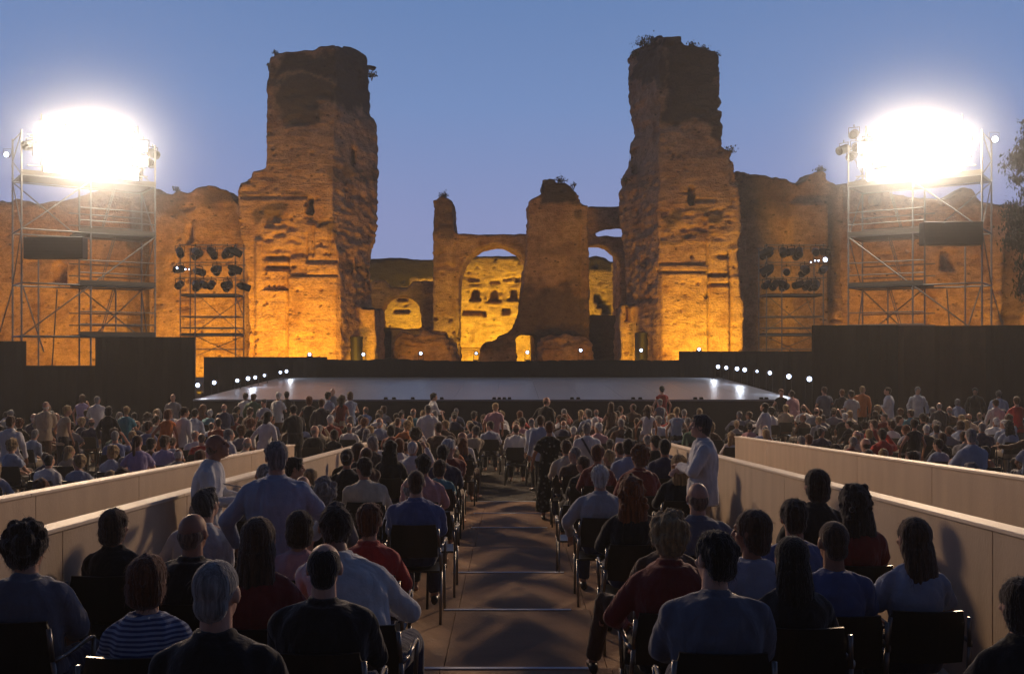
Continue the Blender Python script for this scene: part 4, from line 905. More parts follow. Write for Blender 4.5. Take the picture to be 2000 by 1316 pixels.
def hair_mesh(style, vox, seed=0, fly=0):
    bm = bmesh.new(); B = lambda c, r: ball(bm, c, r, 18, 12); rr = random.Random(seed)
    if style in ('short', 'crop'):
        k = .004 if style == 'crop' else .011
        B((0,-.020,.036), (.074+k,.091+k,.084+k)); B((0,-.056,-.030), (.060+k*.6,.046+k,.060)); 
        if style == 'short': B((.012,.038,.096), (.052,.045,.022))
    elif style == 'bald':
        B((0,-.034,-.008), (.0765,.0745,.062)); B((0,-.052,-.035), (.058,.044,.055))
    elif style == 'thin':
        B((0,-.026,.024), (.0775,.084,.0835)); B((0,-.054,-.032), (.059,.044,.056))
    elif style == 'bob':
        B((0,-.022,.036), (.090,.104,.096)); B((0,-.036,-.030), (.094,.082,.085)); B((0,-.045,-.075), (.086,.066,.050))
    elif style in ('long', 'wavy'):
        k = .012 if style == 'wavy' else 0
        B((0,-.022,.034), (.086+k,.102+k,.094+k)); B((0,-.040,-.050), (.092+k,.075+k,.10))
        loft(bm, [ell((0,-.058,-.04), .088+k, .066), ell((0,-.078,-.14), .098+k*1.5, .056), ell((0,-.098,-.25), .094+k*2, .046), ell((0.01,-.108,-.34), .066+k, .032), ell((0.01,-.11,-.40), .03, .018)])
    elif style in ('curly', 'afro'):
        R0 = .094 if style == 'curly' else .108
        B((0,-.022,.036), (R0-.008, R0+.008, R0)); B((0,-.045,-.045), (.080,.070,.062))
    elif style in ('bun', 'pony'):
        B((0,-.020,.036), (.082,.099,.090)); B((0,-.052,-.026), (.062,.050,.055))
        if style == 'bun': B((0,-.118,.030), (.048,.040,.044))
        else:
            B((0,-.112,.030), (.028,.028,.03)); loft(bm, [ell((0,-.12,.04), .024, .022), ell((0,-.15,-.04), .034, .028), ell((0,-.145,-.16), .030, .024), ell((0,-.135,-.26), .012, .010)])
    n = {'curly': 90, 'afro': 120, 'wavy': 70}.get(style, 16 if style in ('short','bob') else 0)
    for i in range(n):
        a = rr.uniform(0, 6.28); u = rr.uniform(-.75 if style != 'short' else .1, 1); c = math.sqrt(max(0, 1-u*u)); q = Vector((c*math.cos(a), c*math.sin(a), u))
        if q.y > .45 and q.z < .55: continue
        Rr = {'curly': .096, 'afro': .112, 'wavy': .10}.get(style, .084); s = {'curly': .024, 'afro': .026, 'wavy': .022}.get(style, .018)
        p = Vector((q.x*Rr*.92, q.y*Rr*1.05-.022, q.z*Rr+.034))
        if style == 'wavy' and rr.random() < .5: p = Vector((rr.uniform(-.10,.10), -.07-rr.random()*.05, rr.uniform(-.32,.0)))
        B(p, (s*rr.uniform(.7,1.3),)*3)
    me = remesh(bm, vox, smooth=1)
    v = verts_of(me); nn = norms_of(me); ang = np.arctan2(v[:,0], -(v[:,1]+.02))
    Q = np.stack([ang*(9 if style in ('curly','afro','short') else 17)+seed, v[:,2]*3.5, v[:,0]*0+v[:,1]*2], 1)
    amp = .0065 if style in ('curly','afro','short') else (.0036 if style not in ('bald','crop','thin') else .0012)
    set_verts(me, v+nn*((vn(Q, 3)+.5*vn(Q*2.3, 7))*amp)[:,None])
    if fly:
        b2 = bmesh.new(); b2.from_mesh(me); b2.verts.ensure_lookup_table(); nv = len(b2.verts); base_v = list(b2.verts)
        for i in range(fly):
            vv = base_v[rr.randrange(nv)]; p = vv.co.copy(); q = vv.normal.copy()
            if p.z < -.1 and style not in ('long','wavy'): continue
            fall = Vector((rr.gauss(0,.35), rr.gauss(0,.35)-.1, -.9)); t = (fall-q*fall.dot(q))
            t = t.normalized() if t.length > .05 else Vector((rr.uniform(-1,1), rr.uniform(-1,1), 0)).normalized()
            L = rr.uniform(.02, .055)*(1.2 if style in ('curly','afro','wavy') else .9); wv = q.cross(t)*.0009
            c0 = p-q*.003; c1 = p+q*rr.uniform(.003,.012)+t*L*.5; c2 = p+q*rr.uniform(.001,.016)+t*L
            a0, a1, m0, m1, e = [b2.verts.new(x) for x in (c0-wv, c0+wv, c1-wv*.8, c1+wv*.8, c2)]
            b2.faces.new((a0,a1,m1,m0)); b2.faces.new((m0,m1,e))
        b2.to_mesh(me); b2.free()
    me.polygons.foreach_set('use_smooth', [True]*len(me.polygons))
    return me
def eyes_mesh():
    bm = bmesh.new()
    for s in (-1,1): ball(bm, (s*.030,.079,.006), (.011,.008,.006), 8, 6)
    return mesh_of(bm, 'eyes', True)
EY = eyes_mesh(); EY.materials.append(M['eye'])

COLS = {'white': (.60,.59,.59), 'cream': (.52,.46,.36), 'pale blue': (.30,.35,.46), 'blue': (.09,.13,.28), 'navy': (.025,.03,.075), 'black': (.013,.013,.015), 'charcoal': (.035,.035,.04), 'grey': (.22,.22,.24), 'pink': (.50,.27,.29),
        'red': (.42,.035,.03), 'dark red': (.19,.028,.024), 'orange': (.50,.15,.04), 'green': (.06,.13,.08), 'teal': (.05,.22,.28), 'brown': (.10,.055,.035), 'beige': (.40,.32,.23), 'lilac': (.34,.28,.46), 'yellow': (.5,.38,.12), 'grey-blue': (.13,.14,.18), 'light grey': (.40,.40,.42)}
HC = {'black': (.010,.009,.009), 'dark brown': (.028,.016,.010), 'brown': (.075,.040,.022), 'auburn': (.13,.045,.018), 'red': (.20,.065,.018), 'blond': (.34,.23,.11), 'grey': (.22,.21,.20), 'white': (.55,.54,.52), 'dark grey': (.07,.065,.06), 'fair stubble': (.17,.115,.08)}
SK = [(.48,.27,.19), (.40,.215,.145), (.54,.32,.23), (.33,.17,.11)]
_hc = {}
def get_hair(style, hero, seed):
    k = (style, hero, seed if hero else seed % 2)
    if k not in _hc:
        m = hair_mesh(style, .0075 if hero else .014, k[2], 620 if hero and style not in ('bald','crop','thin') else (60 if hero else 0)); m.materials.append(M['hair']); _hc[k] = m
    return _hc[k]
def make_meshes(P, hero, top, seed, skirt=False):
    vox = .011 if hero else .017
    b = body_mesh(P, .0085 if hero else .017); b.materials.append(M['skin']); b.polygons.foreach_set('use_smooth', [True]*len(b.polygons))
    kw = dict(top); kw.pop('mat', None)
    t = top_mesh(P, vox, seed=seed, **kw); t.polygons.foreach_set('use_smooth', [True]*len(t.polygons))
    t.materials.append(M[top.get('mat', 'cloth')])
    q = None
    if not top.get('dress'):
        q = bottom_mesh(P, vox*1.3, skirt, seed); q.materials.append(M['cloth']); q.polygons.foreach_set('use_smooth', [True]*len(q.polygons))
    return dict(P=P, body=b, top=t, bottom=q)
def inst(ms, loc, rz, s, hair, hcol, tcol, bcol, skin, hero, seed, label, group=None, eyes=False, topname='shirt'):
    o = bpy.data.objects.new('person', ms['body']); COL.objects.link(o); o.location = loc; o.rotation_euler = (0,0,rz); o.scale = (s,)*3
    o.color = tuple(skin)+(1,); tag(o, label, 'person', group)
    def ch(name, me, col, mat=None):
        c = bpy.data.objects.new(name, me); COL.objects.link(c); c.parent = o; c.color = tuple(col)+(1,)
        if mat is not None: c.matrix_basis = mat
        return c
    if hair: ch('hair', get_hair(hair, hero, seed), hcol, ms['P']['Mh'])
    ch('dress' if ms['bottom'] is None else topname, ms['top'], tcol)
    if ms['bottom']: ch('trousers', ms['bottom'], bcol)
    if eyes: ch('eyes', EY, (0,0,0), ms['P']['Mh'])
    return o

# chairs
def chair_parts():
    p = {}
    bm = bmesh.new(); rs = []
    for y, z in ((-.20,.445),(-.1,.43),(.05,.435),(.18,.445),(.21,.43)): rs.append((y, z))
    for (y0, z0), (y1, z1) in zip(rs[:-1], rs[1:]):
        vs = box(bm, -.22, .22, y0, y1, -1, 1)
        for v in vs:
            t = z0 if abs(v.co.y-y0) < 1e-6 else z1; v.co.z = t if v.co.z > 0 else t-.02
    p['seat'] = mesh_of(bm, 'seat')
    bm = bmesh.new(); n = 8; rows = []
    for z in (.56,.62,.70,.78,.835,.85):
        hw = .205 if z < .83 else .19; y = -.225-(z-.6)*.16
        rows.append([Vector((-hw+2*hw*i/n, y-.035*math.cos(math.pi*(i/n-.5))+.03, z+(.006*math.sin(math.pi*i/n) if z > .88 else 0))) for i in range(n+1)]+[Vector((hw-2*hw*i/n, y-.035*math.cos(math.pi*(i/n-.5))+.048, z)) for i in range(n+1)])
    loft(bm, rows); p['backrest'] = mesh_of(bm, 'backrest', False)
    def tube(pts):
        b = bmesh.new(); path(b, [Vector(v) for v in pts], .0125, 8); return mesh_of(b, 'leg', True)
    for s, w in ((-1,'l'),(1,'r')):
        p['leg_f'+w] = tube([(s*.235,.24,0),(s*.235,.20,.42)]); p['leg_b'+w] = tube([(s*.235,-.30,0),(s*.235,-.19,.44),(s*.222,-.235,.66),(s*.212,-.255,.82)])
        p['arm'+w] = tube([(s*.235,.20,.42),(s*.25,.17,.66),(s*.25,.10,.675),(s*.25,-.18,.67),(s*.23,-.23,.66)])
    for k, m in p.items(): m.materials.append(M['chair_black'] if k in ('seat','backrest') else M['tube'])
    return p
CP = chair_parts()
bmc = bmesh.new()
for k, m in CP.items():
    if not k.startswith('arm'): bmc.from_mesh(m)
CFAR = mesh_of(bmc, 'chair_far'); CFAR.materials.append(M['chair_black'])
def chair(x, y, z, rz, near, label, group='black chairs of the audience'):
    if not near:
        o = link('chair', CFAR, None, None, label=label, cat='chair', group=group); o.location = (x,y,z); o.rotation_euler = (0,0,rz); return o
    e = empty('chair', (x,y,z), rz, label=label, cat='chair', group=group)
    for k, nm in (('seat','seat'),('backrest','backrest'),('leg_fl','leg'),('leg_fr','leg'),('leg_bl','leg'),('leg_br','leg'),('arml','armrest'),('armr','armrest')):
        c = bpy.data.objects.new(nm, CP[k]); COL.objects.link(c); c.parent = e
    return e

NM = {'bob':'bobbed','long':'long','wavy':'long wavy','short':'short','crop':'cropped','curly':'curly','afro':'bushy curly','bun':'tied-up','pony':'ponytailed','bald':'bald','thin':'balding'}
SHO = dict(sleeve='short', collar=False); SHI = dict(sleeve='long'); NOS = dict(sleeve='none', collar=False, off=.008); JAC = dict(sleeve='long', off=.022); DRE = dict(sleeve='none', collar=False, dress=True)
# (px, py crown, distance, kind, hair, hair colour, garment, colour, pose kwargs, rz deg, label)
H = []
def hero(px, py, d, kind, hair, hc, top, tc, pk, rz, label, bc='navy', **k): H.append((px, py, d, kind, hair, hc, top, tc, pk, rz, label, bc, k))
foldL = {'L': ((-.26,.10,1.17),(.02,.24,1.20)), 'R': ((.26,.10,1.17),(-.02,.26,1.16))}
read = {'L': ((-.24,.06,1.15),(-.10,.33,1.12)), 'R': ((.24,.06,1.15),(.08,.34,1.12))}
hero(55,1025,5.0,'sit','curly','dark brown',JAC,'grey-blue',dict(yaw=12,w=1.12),0,'curly dark-haired man in grey jacket, nearest person at the left edge')
hero(225,997,6.45,'sit','bob','brown',SHI,'black',dict(yaw=18,w=1.0,fem=True),0,'brown-haired person in black whose shadow falls on the left low wall')
hero(290,1088,4.45,'sit','bob','auburn',dict(sleeve='short',collar=False,mat='stripe'),'pale blue',dict(yaw=8,w=1.0,fem=True),4,'woman with auburn bob and blue striped top, lower left')
hero(378,1003,5.75,'sit','bald','fair stubble',JAC,'black',dict(yaw=10,w=1.15),0,'large bald-headed man in black between the brown-haired person and the long-haired woman')
hero(425,1097,3.7,'sit','crop','grey',SHI,'black',dict(yaw=8,w=1.0),0,'close-cropped grey head in black, lower left, beside the woman in stripes')
hero(505,1013,5.25,'sit','long','brown',SHI,'dark red',dict(yaw=-4,w=1.0,fem=True),0,'woman with long straight brown hair and dark red top, left block')
hero(634,1062,4.5,'sit','thin','black',JAC,'black',dict(yaw=-4,w=1.18),0,'balding man in a black suit nearest the aisle, lower left block')
hero(652,986,5.6,'sit','short','dark brown',dict(sleeve='long'),'white',dict(lean=(-.16,.16),yaw=-35,pitch=-30,w=1.15,arms={'L':((-.30,.12,.72),(-.18,.36,.72)),'R':((.28,.10,.74),(.10,.34,.70))}),-8,'dark-haired man in pale shirt bending to the left, left block')
hero(722,986,6.45,'sit','short','auburn',JAC,'red',dict(yaw=6,w=1.0,fem=True),0,'short auburn-haired woman in red beside the aisle, left block')
hero(585,1000,6.35,'sit','bob','dark brown',SHO,'pink',dict(yaw=-10,w=.95,fem=True),0,'dark-haired woman in pink blouse, middle of the left block')
hero(405,955,7.5,'sit','short','dark grey',SHI,'white',dict(yaw=30,pitch=-20,lean=(.05,.1),w=1.05),10,'grey-haired seated man in white shirt looking down, left of the standing men')
hero(425,848,8.6,'stand','bald','fair stubble',SHI,'white',dict(yaw=10,pitch=-18,lean=(.02,.06),w=1.08,arms=read),-85,'bald man in white shirt standing in profile by the left low wall','beige')
hero(540,865,7.3,'stand','short','grey',SHI,'pale blue',dict(yaw=-8,w=1.32,arms={'L':((-.36,.02,1.15),(-.30,.16,.93)),'R':((.36,.02,1.15),(.26,.22,.98))}),8,'stout grey-haired man in pale blue shirt standing with his back turned','black')
hero(577,895,11.0,'sit','short','black',SHI,'black',dict(yaw=80,w=1.0),0,'dark-haired person in profile just behind the stout standing man')
hero(636,938,8.6,'sit','curly','grey',JAC,'grey',dict(yaw=10,w=1.05),0,'grey curly-haired person right of the stout standing man')
hero(678,878,12.5,'sit','bun','dark brown',SHI,'black',dict(yaw=0,fem=True),0,'woman with tied-up dark hair beside the end of the left low wall')
hero(700,866,14.0,'sit','bob','brown',SHI,'charcoal',dict(yaw=0,fem=True),0,'woman with brown bob in dark grey at the end of the left low wall')
hero(727,848,18.6,'sit','short','dark grey',SHI,'white',dict(yaw=30,w=1.1),0,'man in white shirt with a dark strap across his back', strap=True)
hero(762,862,14.6,'sit','wavy','black',JAC,'black',dict(yaw=0,fem=True),0,'woman with long black wavy hair in black, left block toward the stage')
hero(780,857,17.6,'sit','bob','auburn',SHI,'white',dict(yaw=8,fem=True),0,'auburn bobbed woman in white top, left block toward the stage')
hero(812,838,20.4,'sit','afro','dark brown',JAC,'black',dict(yaw=0,w=1.2),0,'bushy-haired person in black at the far end of the left block')
hero(827,889,11.6,'sit','short','black',SHI,'pink',dict(yaw=-15,w=1.15),-6,'black-haired man in salmon pink shirt beside the aisle')
hero(813,920,8.9,'sit','crop','brown',SHI,'blue',dict(yaw=0,w=1.3),0,'broad man in blue shirt, cropped hair, beside the aisle')
hero(865,870,14.0,'sit','short','black',SHI,'navy',dict(yaw=0,w=1.1),0,'dark-haired man in navy beside the aisle, left side')
hero(880,852,16.8,'sit','bob','brown',SHO,'orange',dict(yaw=10,fem=True),0,'brown-haired woman in orange at the far aisle seat on the left')
hero(868,868,18.0,'sit','bob','blond',SHI,'black',dict(yaw=0,fem=True),0,'blond woman in black beside the woman in orange')
# right block
hero(1395,1042,4.5,'sit','short','black',SHI,'grey-blue',dict(yaw=-32,w=1.22),-6,'man with short black hair and grey-blue shirt, nearest in the right block')
hero(1306,1005,5.55,'sit','curly','blond',JAC,'dark red',dict(yaw=-6,w=1.18,fem=True,arms={'L':((-.30,-.02,.74),(-.22,.26,.64))}),0,'woman with blond curls and dark red jacket beside the aisle','black')
hero(1300,1022,6.55,'sit','short','brown',JAC,'brown',dict(yaw=0,w=1.0,legs=(((-.42,.28,.60),(.12,.42,.52)),((-.50,.34,.14),(.13,.44,.09)))),0,'mostly hidden person in brown with a knee in the aisle','brown')
hero(1232,934,8.0,'sit','wavy','red',SHI,'black',dict(yaw=-4,fem=True),0,'woman with long red curly hair in black, right block')
hero(1172,911,9.9,'sit','short','white',JAC,'light grey',dict(yaw=4,w=1.12,arms={'L':((-.32,-.04,.76),(-.28,.18,.60))}),0,'white-haired man in light grey jacket beside the aisle')
hero(1248,872,12.1,'sit','curly','auburn',JAC,'dark red',dict(yaw=-30,fem=True,w=1.15),0,'curly auburn-haired woman in dark red behind the white-haired man')
hero(1362,943,7.6,'sit','bald','fair stubble',SHI,'grey-blue',dict(yaw=-6,w=1.2),0,'bald man in grey-blue shirt in front of the right standing man')
hero(1325,889,11.0,'sit','long','blond',SHI,'black',dict(yaw=-12,fem=True),0,'woman with long dark blond hair left of the right standing man')
hero(1367,812,10.7,'stand','short','dark grey',SHI,'white',dict(yaw=0,pitch=-5,w=1.22,arms=foldL),80,'grey-haired man in white shirt standing with folded arms by the right low wall','beige')
hero(1466,1000,5.7,'sit','bob','brown',SHO,'pale blue',dict(yaw=-62,fem=True,w=1.08),0,'brown-haired woman in pale blouse turning her head to the left','navy')
hero(1545,1050,4.9,'sit','long','black',SHI,'black',dict(yaw=0,fem=True,w=1.05),0,'woman with long black hair in black, lower right')
hero(1550,978,6.35,'sit','short','dark brown',SHO,'blue',dict(yaw=4,w=.95),0,'dark-haired youth in blue, centre of the right block')
hero(1593,919,8.0,'sit','bob','dark brown',SHI,'black',dict(yaw=-16,fem=True),0,'woman with dark bob and black top by the right low wall')
hero(1626,1020,5.5,'sit','crop','brown',SHO,'blue',dict(yaw=-6,w=.85),0,'boy with cropped hair in blue t-shirt, lower right')
hero(1666,950,6.75,'sit','wavy','dark brown',SHO,'dark red',dict(yaw=-12,fem=True),0,'woman with long dark wavy hair in dusky red by the right low wall')
hero(1782,1013,5.6,'sit','long','brown',SHO,'pale blue',dict(yaw=-14,fem=True,w=.92),0,'girl with long brown hair in pale blue t-shirt by the right low wall')
hero(1992,1132,4.1,'sit','bob','dark brown',SHI,'black',dict(yaw=-10,fem=True),0,'dark figure cut off by the right edge of the photo')
hero(1073,824,16.6,'stand','short','auburn',dict(sleeve='short',collar=False,dress=True,mat='floral'),'black',dict(yaw=0,w=1.12,fem=True,arms={'L':((-.27,.0,1.15),(-.30,.16,.95))}),0,'woman in long black flowered dress standing in the aisle')
hero(1146,826,17.0,'stand','short','grey',SHI,'white',dict(yaw=4,pitch=-20,lean=(.0,.08),w=1.15),0,'man in white shirt with a bag strap standing right of the flowered dress','beige',strap=True)
hero(1056,812,20.2,'stand','short','brown',SHI,'pale blue',dict(yaw=20,lean=(-.02,.05),w=1.1),10,'man in pale blue shirt standing beyond the flowered dress','black')
hero(1038,826,21.6,'stand','thin','grey',SHI,'white',dict(yaw=30,pitch=-10,lean=(-.03,.12),w=1.15),30,'stooping man in white shirt at the foot of the aisle','black')
hero(1167,870,13.0,'sit','short','auburn',SHI,'dark red',dict(yaw=10,fem=True),0,'auburn-haired woman in dark red behind the standing man with strap')
hero(1210,862,15.6,'sit','thin','brown',JAC,'grey',dict(yaw=-20),0,'man in grey jacket near the far end of the right block')
hero(1228,858,14.4,'sit','short','dark brown',SHI,'pale blue',dict(yaw=10,w=.95),0,'dark-haired youth in pale blue beside the man in grey jacket')
hero(1279,851,17.0,'sit','short','dark brown',JAC,'black',dict(yaw=-40),0,'man in dark suit in profile near the far end of the right low wall')
hero(1298,859,14.6,'sit','short','black',JAC,'navy',dict(yaw=0),0,'man in navy suit beside the right low wall')
hero(1106,860,15.8,'sit','short','brown',SHI,'cream',dict(yaw=0,w=.8),0,'small child in cream beside the flowered dress')
hero(945,1000,0,'skip','','',{},'',{},0,'')
random.seed(3); OCC = []
def shirtname(t): return 'jacket' if t is JAC else 'shirt'
for n_, (px, py, d, kind, hair, hc, top, tc, pk, rz, label, bc, kk) in enumerate(H):
    if kind == 'skip': continue
    x = X(px, d); P = pose(kind, **pk); z0 = floor_z(x, d)
    cr = P['head'].z+.112; want = Z(py, d)-z0; s = want/cr; s_ = min(max(s, .90), 1.10)
    if abs(s-s_) > .02: print('HERO scale', label[:40], round(s, 2))
    hd = P['head']*s_; c, sn = math.cos(R(rz)), math.sin(R(rz))
    lx = x-(hd.x*c-hd.y*sn); ly = d-(hd.x*sn+hd.y*c); OCC.append((lx, ly))
    z0 = floor_z(x, ly if kind == 'stand' else d)
    if kind == 'sit' and want > cr*s_: z0 += min(.05, want-cr*s_)
    near = d < 12.5
    ms = make_meshes(P, near, top, n_, skirt=pk.get('fem', False) and n_ % 2 == 0)
    o = inst(ms, (lx, ly, z0), R(rz), s_, hair, HC[hc], COLS[tc], COLS[bc], SK[n_ % 4], near, n_, label, eyes=abs(pk.get('yaw', 0)) > 25 or abs(rz) > 60, topname=shirtname(top))
    if kind == 'stand' or near:
        for i in (0, 1):
            a = P['an'][i]; bm = bmesh.new(); rings = []
            for (t, w, h0, h1) in ((-.09,.022,.0,.05),(-.06,.036,.0,.075),(.0,.038,0,.085),(.07,.044,0,.06),(.14,.040,0,.04),(.19,.020,0,.03)): rings.append([Vector((a.x+w*math.cos(q), a.y+t, (a.z-.09)+h0+(h1-h0)*(.5+.5*math.sin(q)))) for q in [2*math.pi*j/10 for j in range(10)]])
            loft(bm, rings); so = obj('shoe', bm, M['shoe'], o, smooth=True)
    if kk.get('strap'):
        bm = bmesh.new(); sh = P['sh']; hp = P['hip']; pts = []
        for j in range(9):
            t = j/8; c0 = Vector((-.11+.26*t, 0, sh.z+.03-(sh.z-hp.z)*.9*t)); dep = -(.155+.02*math.sin(math.pi*t))*P['w']
            pts.append(Vector((c0.x, sh.lerp(hp, t).y+dep*(.9 if 0 < j < 8 else .6), c0.z)))
        for a, b in zip(pts[:-1], pts[1:]): 
            v = [bm.verts.new(q) for q in (a+Vector((-.014,0,-.014)), a+Vector((.014,0,.014)), b+Vector((.014,0,.014)), b+Vector((-.014,0,-.014)), a+Vector((-.014,.006,-.014)), a+Vector((.014,.006,.014)), b+Vector((.014,.006,.014)), b+Vector((-.014,.006,-.014)))]
            for f in ((0,1,2,3),(7,6,5,4),(0,4,5,1),(3,2,6,7)): bm.faces.new([v[q] for q in f])
        b = obj('shoulder_bag', bm, M['bag'], None, label='dark shoulder bag strap across the back of the '+('seated' if kind == 'sit' else 'standing')+' man in white', cat='bag'); b.matrix_world = o.matrix_basis.copy()
    if kind == 'sit': chair(lx, ly-.02, floor_z(x, d), R(rz*.3), near, 'black metal-legged chair under the '+' '.join(label.replace(',', '').split()[:9]))
for (px, d, w) in ((1418, 8.4, 'behind the bald man in grey-blue by the right wall'), (1398, 9.3, 'empty, in front of the right standing man'), (1860, 3.6, 'empty, lower right by the low wall'), (1610, 3.5, 'empty, nearest in the right block'), (235, 3.5, 'empty, nearest in the left block'), (846, 10.3, 'empty beside the aisle left of the steps'), (1130, 11.4, 'empty beside the aisle right of the steps'), (842, 6.4, 'beside the woman in red, by the aisle')):
    x = X(px, d)
    if px == 842: continue
    chair(x, d, floor_z(x, d), 0, True, 'black chair '+w)
# the sandal foot reaching into the aisle, and papers
def paper(px, py, d, lab, rx=1.2, s=.2):
    p = W(px, py, d); bm = bmesh.new(); vs = box(bm, -s/2, s/2, -.0015, .0015, -s*.7, s*.7); o = obj('programme', bm, M['paper'], None, label=lab, cat='booklet'); o.location = p; o.rotation_euler = (rx-1.57+.2, .2, .15)
paper(1212,872,16.4,'white programme sheet held up in the right block beside the standing man')
paper(455,948,8.35,'white programme sheet in the hands of the bald standing man', 2.75, .15)

# ------------------------------------------------------------------ the crowd
VAR = {}
def variant(k):
    if k in VAR: return VAR[k]
    kind, fem, vi, topk = k; rr = random.Random(hash(str(k)) % 1000 if False else sum(ord(c) for c in str(k)))
    if kind == 'sit':
        pk = [dict(), dict(yaw=28, lean=(.03,0)), dict(yaw=-30, lean=(-.03,.0)), dict(yaw=70, lean=(.02,0)), dict(yaw=-72, lean=(-.02,.0)), dict(pitch=-25, lean=(0,.08)), dict(lean=(.10,.02), yaw=-20, roll=8), dict(yaw=8, arms={'R': ((.30,.0,.92),(.16,.10,1.18))}), dict(yaw=-5, arms={'L': ((-.42,.02,.84),(-.62,.10,.86))})][vi]
    else:
        pk = [dict(), dict(yaw=25, arms=foldL), dict(yaw=-25, pitch=-15, arms=read), dict(lean=(.05,.04), yaw=40), dict(lean=(0,.10), pitch=-25, arms=read), dict(arms={'R': ((.28,.02,1.2),(.12,.16,1.45))}, yaw=-15)][vi]
    P = pose(kind, fem=fem, w=(.98 if fem else 1.08)+(.1 if vi % 3 == 2 else 0), **pk)
    top = {'shirt': SHI, 'tee': SHO, 'vest': NOS, 'jacket': JAC, 'dress': DRE}[topk]
    VAR[k] = make_meshes(P, False, top, vi+(10 if fem else 0)); return VAR[k]
ORD = ['front','second','third','fourth','fifth','sixth','seventh','eighth','ninth','tenth','eleventh','twelfth','thirteenth','fourteenth','fifteenth','sixteenth','seventeenth','eighteenth','nineteenth','twentieth']
NTH = ['nearest','second','third','fourth','fifth','sixth','seventh','eighth','ninth','tenth','eleventh','twelfth','thirteenth','fourteenth','fifteenth','sixteenth','seventeenth','eighteenth','nineteenth','twentieth','twenty-first','twenty-second']
TOPC = ['black']*9+['charcoal']*5+['navy']*5+['white']*9+['pale blue']*6+['grey']*5+['cream']*3+['beige']*3+['pink']*3+['blue']*3+['dark red']*4+['red']*1+['orange']*1+['green']*2+['brown']*5+['teal']*1+['lilac']*2+['grey-blue']*4
HCF = ['dark brown']*6+['black']*4+['brown']*7+['auburn']*4+['blond']*9+['grey']*5; HCM = ['dark brown']*6+['black']*5+['brown']*5+['grey']*9+['dark grey']*4+['white']*7+['blond']*3
rc = random.Random(77)
def crowd_person(x, y, kind, where, fix=None, s=None, z=0):
    fem = rc.random() < .5
    hc = rc.choice(HCF if fem else HCM); hair = rc.choice(['bob','long','bob','curly','wavy','bun','pony','short'] if fem else ['short','short','crop','short','thin','bald'])
    tc = rc.choice(TOPC); tk = rc.choice(['vest','tee','tee','shirt']) if fem else rc.choice(['shirt','shirt','tee','jacket']); rz = rc.uniform(-26, 26)
    if kind == 'sit': vi = rc.choice([0,0,0,1,2,1,2,3,4,5,6,7,8] if True else [0])
    else: vi = rc.randrange(6)
    if vi == 8 and rc.random() < .6: vi = 0
    if fix:
        fem = fix.get('fem', fem); hc = fix.get('hc', hc); hair = fix.get('hair', hair); tc = fix.get('tc', tc); tk = fix.get('tk', tk); rz = fix.get('rz', rz); vi = fix.get('vi', vi)
    if tk == 'dress' and kind == 'sit': tk = 'tee'
    ms = variant((kind, fem, vi, tk)); s = s or rc.uniform(.92, 1.08)*(.97 if fem else 1)
    lab = fix['label'] if fix and 'label' in fix else (NM[hair]+'-headed' if hair == 'bald' else NM[hair]+' '+hc+'-haired').replace('balding', 'thin')+' person in '+tc+', '+where
    lab = ' '.join(lab.split()[:16])
    o = inst(ms, (x, y, z), R(rz), s, hair, HC[hc], COLS[tc], COLS[rc.choice(['black','navy','beige','charcoal','brown'])], rc.choice(SK), False, rc.randrange(9), lab, group='people of the audience' if not fix else None, topname='jacket' if tk == 'jacket' else 'shirt')
    return o
occ = list(OCC)
def free(x, y, r=.42): return all((x-a)**2+(y-b)**2 > r*r for a, b in occ)
